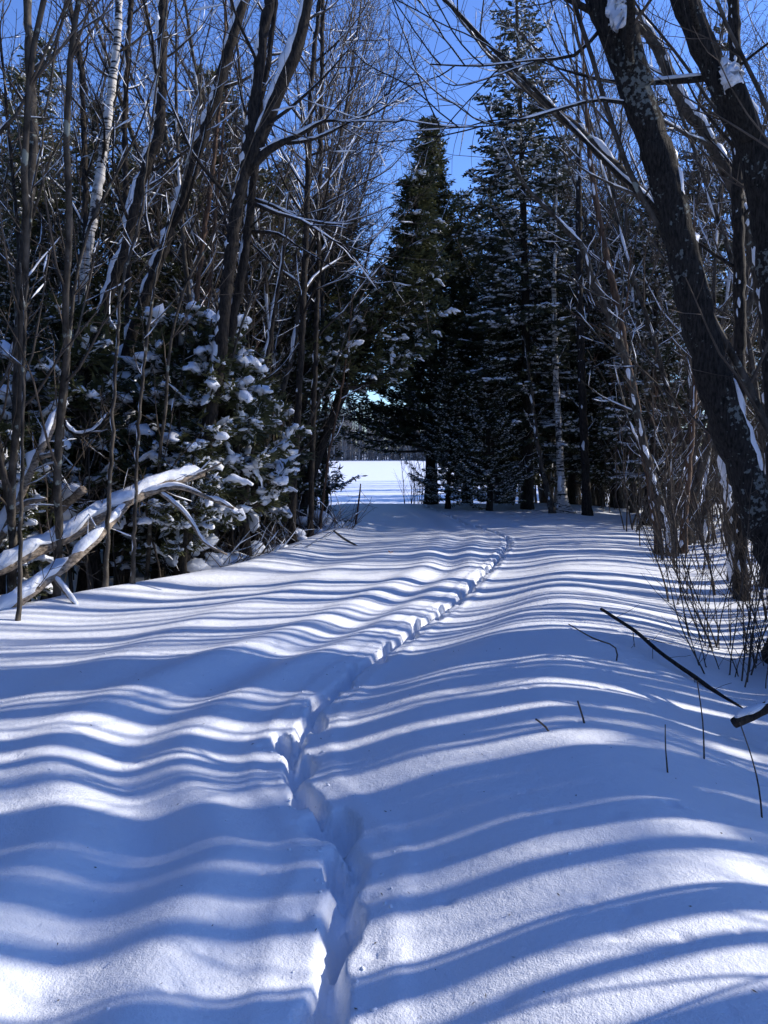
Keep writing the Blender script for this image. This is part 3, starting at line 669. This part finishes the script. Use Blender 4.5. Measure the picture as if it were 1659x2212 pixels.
# the cedar whose leaning trunk frames the gap on the left
LEAN = cedar_proto(7.6, 1.8, 310, .44, .2, .05, lean=0, size=.27, bend=lambda t: np.stack([1.75 * ss(t / .9), 0 * t, 0 * t], -1), trunk_r=.13, bare=.3, lv=1)
x, y = (648 - CU) / F * 16, 16.0
LEAN.location = (x, y, gz(x, y)); tag(LEAN, 'leaning cedar with clumps of snow that arches over the left side of the gap', 'tree')
HIGH = cedar_proto(8.8, 2.1, 380, .45, .22, .05, trunk_r=.11, low=.8)
put(HIGH, (700 - CU) / F * 19.5, 19.5, .92, 'snow-flecked cedar whose tip stands against the sky left of the gap', 'tree')
# snow-laden young cedars in front
YC = [cedar_proto(3.5, 1.15, 95, .3, .38, .066, 1, size=.25, dens=11, bare=.25, pl=.6, strip=.8), cedar_proto(3.2, 1.05, 85, .32, .44, .068, 1, size=.25, dens=11, bare=.25, pl=.6, strip=.85)]
for i, (u, Y, sc, lab) in enumerate([(-10, 8.6, .72, 'young cedar bowed under thick snow at the left border above the logs'), (95, 10.6, 1.2, 'young cedar heaped with snow in front of the birch foot'), (205, 10.2, 1.25, 'young cedar heaped with snow below the S-bent trunk'), (330, 10.9, 1.35, 'broad young cedar whose snowy boughs hang behind the thin stems'),
        (430, 10.3, .96, 'young cedar heaped with snow beside the foot of the forked tree'), (530, 11.3, 1.15, 'young cedar with drooping snowy fans on the trail side of the forked tree'), (545, 13.4, .95, 'young cedar flecked with small snow clumps near the bank'), (390, 9.3, .55, 'low young cedar over the end of the big fallen log'), (255, 12.2, 1.3, 'taller snow-loaded cedar behind the thin kinked stem')]):
    x = (u - CU) / F * Y; put(YC[i % 2], x, Y, sc, lab, 'young cedar', 'young cedars bowed with snow')
SPR = [spruce_proto(15.5, 2.7, .15, 44, 7, .5, .15, dead=26), spruce_proto(12, 2.2, .14, 36, 7, .75, .11, dead=26)]
put(SPR[0], (1141 - CU) / F * 20.5, 20.5, 1.0, 'tall narrow spruce with a bare dark lower trunk at the trail bend', 'tree', None)
for u, Y, sc, lab in [(1235, 23, 1.0, 'spruce behind the flared pale trunk'), (1400, 17.5, .82, 'spruce with snow-dusted boughs in the thicket'), (1490, 22, 1.1, 'spruce far back between the maples'), (1060, 26.5, .95, 'spruce tip between the tall cedar and the tall spruce')]:
    put(SPR[1], (u - CU) / F * Y, Y, sc, lab, 'tree', 'spruces right of the trail')

# ------------------------------------------------------------------ bare trees, poles and saplings of the woods
BT = [bare_proto(11, .065, 26, 2.2, 2, .25, .65), bare_proto(13, .08, 28, 2.5, 2, .3, .6), bare_proto(9, .05, 24, 1.8, 2, .2, .75), bare_proto(12, .06, 26, 2.2, 2, .25, .55, bark='bark_dark')]
FINE = bare_proto(13.5, .085, 22, 3.2, 3, .42, .8, rmin=.0036)
for b in BT: b['category'] = 'tree'
SPL = [sapling_proto(3.2, .016, 9), sapling_proto(4.6, .022, 11), sapling_proto(2.4, .012, 8), sapling_proto(5.6, .027, 12, bark='bark_grey'), sapling_proto(3.8, .015, 8, red=True)]
NRM = random.Random(11)
def scatter(n, test, protos, sc, label, cat, group, lean=.06, tries=6000):
    k = 0
    for _ in range(tries):
        if k >= n: break
        q = test()
        if q is None: continue
        put(NRM.choice(protos), q[0], q[1], NRM.uniform(*sc), label, cat, group, (NRM.uniform(-lean, lean), NRM.uniform(-lean, lean)), NRM.uniform(-.9, .9)); k += 1

def zone(u0, u1, y0, y1, clear=.4, free=False):
    def f():
        y = math.sqrt(NRM.uniform(y0 * y0, y1 * y1)); x = (NRM.uniform(u0, u1) - CU) / F * y
        xl = float(np.interp(y, XL[:, 0], XL[:, 1])); xr = float(np.interp(y, XR[:, 0], XR[:, 1]))
        if not free and xl - clear < x < xr + clear and y < 27: return None
        if y >= 27 and 560 < CU + x / y * F < 900: return None
        return x, y
    return f
for a, b, t in [(-30, 250, 'the birch'), (250, 480, 'the long leaning trunk'), (480, 640, 'the big forked tree')]:
    scatter(7, zone(a, b, 12, 24), BT, (.8, 1.15), f'slim bare tree in the dark woods behind {t}', 'tree', f'bare trees behind {t}')
scatter(8, zone(600, 740, 15, 26), BT, (.75, 1.0), 'slim bare tree with fine twigs reaching over the gap from its left side', 'tree', 'bare trees left of the gap')
scatter(14, zone(940, 1200, 23, 36), BT, (.8, 1.1), 'slim bare tree behind the cedar and spruce at the bend', 'tree', 'bare trees beyond the bend')
scatter(34, zone(1180, 1440, 13, 32, .8), BT, (.8, 1.15), 'slim bare tree in the thicket between spruce and big maple', 'tree', 'bare trees right of the spruce')
scatter(36, zone(1440, 1720, 9.5, 30, .9), BT, (.75, 1.15), 'slim bare tree behind the two big maple trunks', 'tree', 'bare trees behind the maples')
scatter(6, zone(-20, 640, 12.2, 14.5), BT, (.75, 1.05), 'slim bare tree', 'tree', 'bare trees among the snowy cedars')
scatter(20, zone(0, 640, 9.2, 14, .2), SPL, (.8, 1.3), 'thin bare sapling among the snowy cedars left of the trail', 'sapling', 'saplings left of the trail')
scatter(8, zone(-20, 430, 7.6, 9.8, .15), SPL[1:4], (1.1, 1.7), 'tall thin stem standing in front of the snowy cedars above the fallen logs', 'sapling', 'stems by the fallen logs')
scatter(9, zone(620, 770, 13, 19, .1), SPL, (.5, .9), 'thin bare sapling at the left side of the gap', 'sapling', 'saplings left of the gap')
scatter(22, zone(872, 950, 22.6, 26.5, 0, True), [SPL[0], SPL[2], SPL[4]], (.4, .85), 'thin stem in the sparse brush at the right side of the gap', 'sapling', 'brush right of the gap')
scatter(80, zone(960, 1350, 20, 27, .1), SPL, (.5, 1.0), 'thin bare stem under the cedar and spruce past the bend', 'sapling', 'stems under the evergreens')
scatter(24, zone(1170, 1660, 11.5, 19.5, 1.1), [SPL[1], SPL[4], SPL[0]], (.8, 1.35), 'tall thin brown stem in the brushy thicket in front of the right-hand evergreens', 'sapling', 'tall stems in the thicket')
scatter(85, zone(1330, 1720, 8.5, 20, .2), SPL, (.6, 1.2), 'thin bare stem in the thicket under the big maple', 'sapling', 'stems under the maple')

for x, y, sc, lab in [(9.0, 36.5, .95, 'cedar at the field edge seen low behind the tall spruce'), (10.5, 33.5, .9, 'cedar at the field edge behind the flared pale trunk'), (12.0, 40.0, 1.0, 'cedar at the field edge deep behind the dark pole'), (15.0, 46.0, 1.0, 'farthest cedar at the field edge behind the bend'), (8.5, 30.5, .8, 'small cedar at the field edge just past the bend')]:
    put(CED[2], x, y, sc, lab, 'tree', 'cedars at the field edge')
scatter(24, zone(1030, 1450, 33, 58), BT, (.9, 1.2), 'bare tree beyond the bend at the near edge of the field', 'tree', 'bare trees at the field edge')

scatter(9, zone(-20, 620, 12.5, 22), [FINE], (.8, 1.1), 'bare tree with a fine twiggy crown above the cedars', 'tree', 'fine-crowned bare trees')
scatter(7, zone(600, 770, 16, 25), [FINE], (.8, 1.1), 'bare tree with a fine twiggy crown above the cedars', 'tree', 'fine-crowned bare trees')
scatter(7, zone(960, 1220, 19, 28, .4), [FINE], (.9, 1.15), 'bare tree with a fine twiggy crown beyond the bend', 'tree', 'fine-crowned bare trees')
scatter(16, zone(1180, 1700, 12, 27, 1), [FINE], (.8, 1.1), 'bare tree with a fine twiggy crown above the thicket', 'tree', 'fine-crowned bare trees')
# woods to the sunward side, beyond the frame: their shadows stripe the trail
SH = np.array([math.cos(SUN_AZ), 0]); d_ = np.array([math.sin(SUN_AZ), math.cos(SUN_AZ)]); n_ = np.array([-d_[1], d_[0]])
def shade(s, t, proto, sc):
    q = s * n_ + t * d_
    put(proto, q[0], q[1], sc, 'bare tree of the sunward woods that stripes the trail with shadow', 'tree', 'sunward woods outside the picture', (NRM.uniform(-.03, .03), NRM.uniform(-.03, .03)))
RNG = np.random.default_rng(25); NRM = random.Random(5)
TALL = [bare_proto(14.5, .1, 17, 2.6, 2, .5, .7, lean=.0, wob=.008), bare_proto(13.5, .1, 17, 2.6, 2, .46, .75, lean=.0, wob=.008)]
PINE = spruce_proto(16, 2.6, .42, 26, 6, .2, .13, dead=0)
def sunward(s, t, rad, proto, sc, k):
    q = s * n_ + t * d_; r_ = random.Random(k)
    o = put(proto, q[0], q[1], 1.0, 'high-crowned spruce of the sunward woods shading the trail' if proto is PINE else 'tall bare tree of the sunward woods that bars the trail with shadow' if proto in TALL else 'bare tree of the sunward woods that laces the trail with fine shadow', 'tree', 'sunward woods outside the picture', (r_.uniform(-.012, .012), r_.uniform(-.012, .012)), r_.uniform(0, 6.28))
    w = rad / .085 if proto in TALL else sc; o.scale = (w, w, sc)
# the trunks that bar the near snow, from the bottom of the photo upwards
for k, (s, t, rad) in enumerate([(1.1, 5.6, .08), (1.38, 6.6, .05), (1.62, 7.4, .1), (1.92, 5.9, .045), (2.13, 6.4, .075), (2.47, 6.9, .06), (2.72, 5.6, .09), (2.84, 7.6, .1), (3.12, 6.2, .04), (3.2, 8.0, .11), (3.34, 6.6, .1), (3.62, 7.2, .03), (3.92, 6.1, .06), (4.06, 7.8, .12), (4.26, 6.7, .12), (4.44, 8.3, .1), (4.68, 7.0, .06),
        (4.84, 8.8, .07), (5.02, 7.5, .11), (5.2, 6.6, .1), (5.36, 8.0, .11), (5.52, 7.1, .07), (5.68, 9.0, .04)]):
    sunward(s, t, rad, TALL[k % 2], 1.0, k)
for k, (s, t, sc) in enumerate([(1.3, 5.0, 1.5), (1.75, 6.0, 1.4), (2.3, 5.2, 1.6), (2.6, 7.5, 1.5), (3.0, 5.4, 1.4), (3.45, 6.9, 1.6), (3.75, 5.5, 1.5), (4.6, 6.0, 1.5), (5.0, 5.6, 1.6)]): sunward(s, t, 0, [SPL[3], SPL[1]][k % 2], sc, 50 + k)
for k, s in enumerate([4.1, 4.33, 4.9, 5.45, 5.62, 5.8, 5.97, 6.1, 6.28, 6.42, 6.66, 6.9, 7.15]): sunward(s, 6.0 + .35 * (k % 4) + .45 * max(0, s - 5), .016 + .006 * (k % 3), TALL[k % 2], .9, 200 + k)
for k, (s, t, sc) in enumerate([(2.0, 11, 1.1), (3.5, 13, 1.1), (4.7, 11.5, 1.1), (5.4, 13, 1.0)]): sunward(s, t, 0, BT[k % 4], sc, 70 + k)
for k, (s, t, sc) in enumerate([(0.2, 15.5, 1.0), (3.1, 24.0, 1.0)]): sunward(s, t, 0, PINE, sc, 80 + k)
for k in range(60):
    r_ = random.Random(100 + k); s = r_.uniform(5.8, 15); t0 = .62 * s + 4.0 + .02 * s * s; sunward(s, r_.uniform(t0 - .8, t0 + 4.5), r_.uniform(.02, .055), TALL[k % 2], r_.uniform(.9, 1.1), 100 + k)
NRM = random.Random(77)
# the same woods close the sky off behind the camera and to its left
for k in range(46):
    a = math.radians(NRM.uniform(118, 318)); rr = NRM.uniform(6.5, 17)
    x, y = rr * math.sin(a), rr * math.cos(a)
    if abs(x) < 3 and y < 0 and rr < 12: continue
    if y > 0 and x > -.56 * y - 2.2: continue
    put(NRM.choice(CED), x, y, NRM.uniform(.95, 1.35), 'cedar of the woods behind the camera that close the trail in', 'tree', 'woods behind the camera')

# ------------------------------------------------------------------ fallen logs and branches
def log(label, pts, Y, branches=(), cover=1.25, name='fallen_log', bark='log', thick=2.1, cat='fallen log'):
    w = px(pts, Y); p, r = smooth_path(w, .1); o0 = p[0].copy(); root = empty(name, o0, label, cat); p = p - o0
    r = r * .68; p[1:-1] += RNG.normal(0, .004, (len(p) - 2, 3)); tr, sn, tw = MB(), MB(), MB(); twigs(tw, sn, p, r, .8, 2, 0, .9, .5, 13, .1, 4, .004, .3); tw.build('side_twigs', M['twig'], root, kind='stuff')
    tr.tube(p, r * (1 + .06 * RNG.normal(0, 1, len(r))), 12, .06); tr.build('trunk', M[bark], root)
    snow_strip(sn, p, r, cover, thick, .3, 9, (-.1, -.15, 1), 1.12)
    for b in branches:
        bp, br_ = smooth_path(px(b, Y), .08); bp = bp - o0; m = MB(); m.tube(bp, br_, 7, .06); m.build('limb', M[bark], root)
        snow_strip(sn, bp, br_, .85, 1.4, .3, 7, (0, 0, 1), 1.0)
    sn.build('snow_cover', M['clump'], root, kind='stuff')
    return root
log('thick fallen log under deep snow, sloping up from the left border', [(-80, 1262, 40, 7.3), (0, 1228, 40, 7.5), (80, 1190, 38, 7.8), (150, 1158, 38, 8.0), (220, 1112, 36, 8.2), (300, 1072, 34, 8.5), (370, 1042, 30, 8.8), (440, 1022, 22, 9.1)], 8,
    branches=([(300, 1072, 14, 8.5), (380, 1052, 11, 8.6), (450, 1075, 9, 8.5), (505, 1098, 6, 8.4)], [(340, 1060, 8, 8.6), (400, 1110, 7, 8.5), (440, 1170, 6, 8.4), (490, 1198, 4, 8.3)], [(420, 1028, 8, 9), (450, 1015, 6, 9), (478, 1000, 4, 9.0)]))
log('lower fallen log with a snowy side branch, beneath the thick one', [(-60, 1375, 34, 6.9), (0, 1328, 34, 7.0), (60, 1285, 33, 7.2), (120, 1240, 31, 7.5), (190, 1180, 28, 7.8), (240, 1130, 24, 8.1), (275, 1090, 18, 8.4)], 7.6,
    branches=([(115, 1245, 14, 7.5), (135, 1270, 11, 7.4), (155, 1295, 9, 7.3), (166, 1312, 6, 7.3)],))
log('pale broken log end jutting out behind the thick fallen log', [(120, 1110, 30, 9.4), (145, 1085, 30, 9.2), (180, 1058, 28, 9.0)], 9.2, cover=.9)
log('slanting snag with sunlit wood and lumps of snow at the far left', [(-10, 1180, 26, 8.2), (30, 1100, 26, 8.2), (70, 1010, 24, 8.2), (100, 950, 21, 8.2), (128, 880, 15, 8.3)], 8.2, branches=([(20, 1110, 14, 8.2), (60, 1085, 11, 8), (100, 1078, 7, 7.9)], [(80, 990, 12, 8.2), (115, 980, 9, 8.1), (133, 972, 6, 8.1)]), cover=1.05, thick=1.9, name='broken_snag')
log('arched snowy branch hanging in a curve left of the logs', [(140, 905, 12, 8.6), (150, 930, 12, 8.6), (180, 940, 11, 8.6), (220, 915, 8, 8.6), (235, 890, 6, 8.6)], 8.6, cover=.95, thick=1.6, name='hanging_branch', bark='bark_dark', cat='branch')

# snow heaped over brush on the bank
def heap(label, u, v, w, h, Y):
    c = P(u, v, Y); k = Y / F; g = gz(c[0], c[1]); o = empty('brush_heap', (c[0], c[1], g), label, 'brush'); sn, tw = MB(), MB()
    for i in range(9):
        x = U(-.5, .5) * w * k; z = U(0, 1) * h * k * (1 - abs(x) / (w * k)) + c[2] - g - h * k * .5
        s = U(.09, .2) * w * k; sn.blobs([(x, U(-.15, .15), z)], np.array([(s * 1.4, s, s * .7)]), .12, 2, np.array([(U(-.3, .3), 0)]))
    for i in range(40):
        pp, rp = shoot((U(-.5, .5) * w * k, U(-.2, .2), -.1), (U(-1, 1), U(-.5, .5), U(.3, 1.2)), U(.4, 1.0), .007, .003, 6, .15, -.2); tw.tube(pp, rp, 4, cap=False)
        if RNG.random() < .4: snow_strip(sn, pp, rp * 1.5, .7, 1.5, .3, 5)
    tw.build('twigs', M['twig'], o, kind='stuff'); sn.build('snow_cover', M['clump'], o, kind='stuff')
heap('tangle of twigs under lumpy snow on the left bank', 625, 1172, 90, 70, 13.0)
heap('small mound of snow over brush where the bank meets the gap', 715, 1145, 90, 30, 14.6)
heap('snowed-over brush beside the foot of the dark trunk on the bank', 500, 1225, 100, 60, 10.6)

heap('tangle of dead sticks on the left bank below the leaning dark trunks', 565, 1195, 130, 60, 11.6)
heap('snow-dusted dead sticks under the young cedars behind the stems', 440, 1205, 130, 70, 10.2)
heap('brushy sticks at the foot of the row of trunks by the gap', 668, 1120, 80, 60, 14.8)
def stick(label, pts, Y, m='twig', name='twig', snow=0, k=6, side=0, cat='twig', embed=True):
    w = px(pts, Y)
    if embed:
        e = w[-1].copy(); e[2] = min(e[2], gz(e[0], e[1])) - .08; w = np.vstack([w, e])
    p, r = smooth_path(w, .05); o0 = p[0].copy(); tr, sn, tw = MB(), MB(), MB(); p = p - o0; tr.tube(p, r, k, .08)
    if not snow and not side:
        o = tr.build(name, M[m]); o.location = o0; return tag(o, label, cat)
    root = empty(name, o0, label, cat); tr.build('stem', M[m], root)
    if snow: snow_strip(sn, p, r, .95, 1.0, .4, 7, (0, 0, 1), .95); sn.build('snow_cover', M['clump'], root, kind='stuff')
    if side: twigs(tw, None, p, r, side, 2, 0, .9, 0, 9, .2, 4, .002, .05); tw.build('side_twigs', M[m], root, kind='stuff')
    return root
def onsnow(u, v): return float(G(u, v)[1])
y0 = onsnow(1262, 1562)
stick('short straight twig poking out of the snow, the upper one of a pair', [(1248, 1514, 4), (1256, 1540, 4.5), (1262, 1562, 5)], y0)
stick('short bent twig poking out of the snow, the lower one of a pair', [(1157, 1553, 4), (1170, 1563, 4.5), (1186, 1581, 5)], onsnow(1186, 1581))
stick('thin upright stalk standing alone in the blue shade', [(1437, 1565, 2.5), (1438, 1620, 3), (1442, 1669, 4)], onsnow(1442, 1669))
stick('thin upright stalk beside the fallen branch', [(1506, 1470, 2.5), (1518, 1560, 3), (1521, 1641, 4)], onsnow(1521, 1641))
stick('long thin stalk bending at the right border', [(1598, 1560, 2.5), (1625, 1640, 3), (1639, 1700, 3.5), (1646, 1767, 4)], onsnow(1646, 1767))
yb_ = onsnow(1600, 1530)
stick('long dark fallen branch slanting down into the snow', [(1298, 1315, 7, yb_ + 1.0), (1370, 1362, 8, yb_ + .75), (1427, 1410, 9, yb_ + .5), (1500, 1462, 10, yb_ + .3), (1560, 1505, 11, yb_ + .12), (1604, 1534, 10, yb_)], yb_, name='fallen_branch', side=.35, cat='branch', m='bark_dark')
stick('thin fallen twig lying above the slanting branch', [(1228, 1348, 2.5), (1280, 1378, 3.5), (1330, 1400, 3.5)], onsnow(1300, 1420), name='fallen_twig')
stick('cut log end with snow along its top at the right border', [(1586, 1562, 24, 4.6), (1640, 1535, 26, 4.65), (1720, 1495, 28, 4.8)], 4.6, 'bark_dark', 'cut_log', snow=1, k=10, cat='log', embed=False)
stick('tiny brown sapling with a forked tip before the bright field', [(779, 1045, 3), (776, 1075, 4), (771, 1110, 5), (766, 1143, 5)], 15.2, 'twig_red', 'sapling', side=.5, cat='sapling')
stick('twig lying on the snow at the foot of the bank', [(720, 1146, 4), (745, 1165, 5), (775, 1182, 4)], onsnow(760, 1178), name='fallen_twig')

# shrubs of many stems on the right
def shrub(label, u, v, stems, H, spread, lean, r0=.007):
    c = G(u, v); root = empty('bare_shrub', c, label, 'shrub'); tw = MB()
    for i in range(stems):
        d = np.array([lean + U(-spread, spread), U(-spread, spread), 1.0]); L = H * U(.55, 1.15); a = U(0, 6.28); ro = U(0, .28)
        st = MB(); rr = r0 * U(.6, 1.25); pp, rp = shoot((ro * math.cos(a), ro * math.sin(a), -.25), d, L, rr, .0024, 14, .05, .25); st.tube(pp, rp, 5, .06, False); st.build('stem', M['twig'], root)
        twigs(tw, None, pp, rp, L * .26, 2 if L > 1 else 1, 0, .75, 0, RNG.integers(7, 11), .3, 3, .0019, .2)
    tw.build('crown', M['twig'], root, kind='stuff'); return root
shrub('dense bare shrub behind the fallen branch at the right border', 1612, 1470, 15, 1.7, .38, -.12)
shrub('bare shrub with tall whips between the maple foot and the trail', 1555, 1400, 11, 2.2, .3, -.1)
shrub('low bare shrub on the shaded slope below the maple', 1662, 1430, 13, 1.6, .4, -.1)
shrub('sparse bare shrub closest to the trail under the maple', 1480, 1300, 9, 1.7, .35, -.15, .006)
shrub('bare shrub in the sunny patch behind the maple shrubs', 1620, 1290, 11, 1.9, .3, 0)
shrub('bare shrub at the snowy foot of the olive-brown sapling', 1440, 1215, 10, 1.6, .35, 0)

shrub('bare shrub in front of the second maple foot at the right border', 1650, 1340, 12, 2.0, .35, -.1)
shrub('bare twiggy shrub spreading left of the maple foot', 1530, 1240, 12, 1.9, .45, -.1)
lf = MB(); lf.blades(np.zeros((3, 3)), np.array([(1, .2, .3), (.3, 1, .2), (-.6, .5, .5)]), np.array([(0, -.4, 1.0)] * 3), [.05, .04, .05], [.03, .03, .025])
o = lf.build('dry_leaf', M['dry'], smooth=False); c = G(843, 1195); o.location = c + np.array([0, 0, .01]); tag(o, 'small orange dead leaf lying on the striped snow', 'leaf')

# ------------------------------------------------------------------ the far woods across the field
fw = MB()
for i in range(1300):
    x = U(-70, 60); y = U(150, 175); H = U(7.5, 11.5) * (1.12 if x < -3 else 1.0); g = gz(x, y)
    p, r = shoot((x, y, g - .2), (U(-.05, .05), 0, 1), H, .12, .03, 6, .03); fw.tube(p, r, 4, cap=False)
    n = 80; f = RNG.uniform(0, 1, n); c = np.array([p[min(int(a * 5), 4)] for a in f]); c[:, 2] = g + f * H
    d = RNG.normal(0, 1, (n, 3)); d[:, 2] = np.abs(d[:, 2]) * .9 + .25
    fw.blades(c, d, RNG.normal(0, 1, (n, 3)), RNG.uniform(.8, 2.2, n) * (1.1 - .6 * f), RNG.uniform(.05, .16, n))
o = fw.build('far_woods', M['far'], smooth=False); tag(o, 'grey-brown bare woods along the far side of the field', 'woods', kind='stuff')

# specks of bark and needles on the snow
lt = MB(); N = 420
lx = RNG.uniform(-3, 3.4, N); ly = 1.6 + 9 * RNG.random(N) ** 1.5; lz = ground(lx, ly)
lt.blades(np.stack([lx, ly, lz + .003], -1), np.stack([RNG.normal(0, 1, N), RNG.normal(0, 1, N), RNG.uniform(0, .3, N)], -1), np.array([(0, 0, 1.0)]) + RNG.normal(0, .2, (N, 3)), RNG.uniform(.006, .022, N), RNG.uniform(.002, .007, N))
o = lt.build('bark_litter', M['twig'], smooth=False); tag(o, 'specks of bark and needles strewn on the snow', 'litter', kind='stuff')

# crumbs kicked out of the footprints, and clumps dropped from the boughs
cb = MB(); cy = 1.3 + 11 * RNG.random(140) ** 1.3; cx = track_x(cy) + RNG.choice([-1, 1], 140) * (.07 + np.abs(RNG.normal(0, .06, 140)))
cy2 = 1.5 + 16 * RNG.random(110) ** 1.3; cx2 = RNG.uniform(-2.6, 2.8, 110); cx = np.concatenate([cx, cx2]); cy = np.concatenate([cy, cy2])
cz = ground(cx, cy); cs = RNG.uniform(.003, .008, len(cx))
cb.blobs(np.stack([cx, cy, cz + cs * .2], -1), np.stack([cs * RNG.uniform(.8, 1.6, len(cx)), cs, cs * RNG.uniform(.5, .9, len(cx))], -1), .25, 1)
o = cb.build('snow_crumbs', M['clump']); tag(o, 'crumbs of snow along the footprints and over the trail', 'snow crumbs', kind='stuff')

# ------------------------------------------------------------------ say of each scattered plant where it stands
REFS = [(45, 'grey border trunk'), (190, 'birch'), (255, 'S-bent trunk'), (370, 'long leaning trunk'), (490, 'big forked tree'), (655, 'arching-twig trunk'), (770, 'gap to the field'), (930, 'tall dark cedar'),
        (1140, 'tall spruce'), (1212, 'flared pale trunk'), (1345, 'striped leaning tree'), (1540, 'lichen-spotted maple'), (1690, 'second maple')]
BASE = {'bare_tree': 'slim bare tree', 'sapling': 'thin bare sapling'}
ORD = ['nearest', 'second nearest', 'third nearest', 'fourth nearest', 'fifth nearest', 'sixth nearest', 'seventh nearest', 'eighth nearest', 'ninth nearest', 'tenth nearest', 'eleventh nearest', 'twelfth nearest',
       'thirteenth nearest', 'fourteenth nearest', 'fifteenth nearest', 'sixteenth nearest', 'seventeenth nearest', 'eighteenth nearest', 'nineteenth nearest', 'twentieth nearest', 'sixth farthest', 'fifth farthest', 'fourth farthest', 'third farthest', 'second farthest', 'farthest']
fam = {}
for o in list(COL.objects):
    g = o.get('group')
    if o.parent or not g or o.name.split('.')[0] not in BASE or g.startswith('sunward'): continue
    y = o.location.y; u = CU + o.location.x / y * F
    ru, rn = min(REFS, key=lambda q: abs(q[0] - u)); side = 'just left of' if u < ru - 25 else 'just right of' if u > ru + 25 else 'in line with'
    red = o.children and any(c.data and c.data.materials[0].name.startswith('red') for c in o.children if c.type == 'MESH')
    size = 'fine-crowned bare tree' if g.startswith('fine') else BASE[o.name.split('.')[0]]
    if size == 'thin bare sapling': size = 'reddish sapling' if red else 'tall bare sapling' if o.dimensions.z > 1e9 or o.scale[0] > 1.25 else 'small bare sapling' if o.scale[0] < .7 else size
    fam.setdefault((size, side, rn), []).append((y, o))
for (size, side, rn), v in fam.items():
    v.sort(key=lambda q: q[0])
    for i, (y, o) in enumerate(v):
        o['label'] = f'{size} {side} the {rn}' + (f', {(ORD[i] if i < 20 else ORD[max(20, 25 - (len(v) - 1 - i))])} of its bunch' if len(v) > 1 else '')
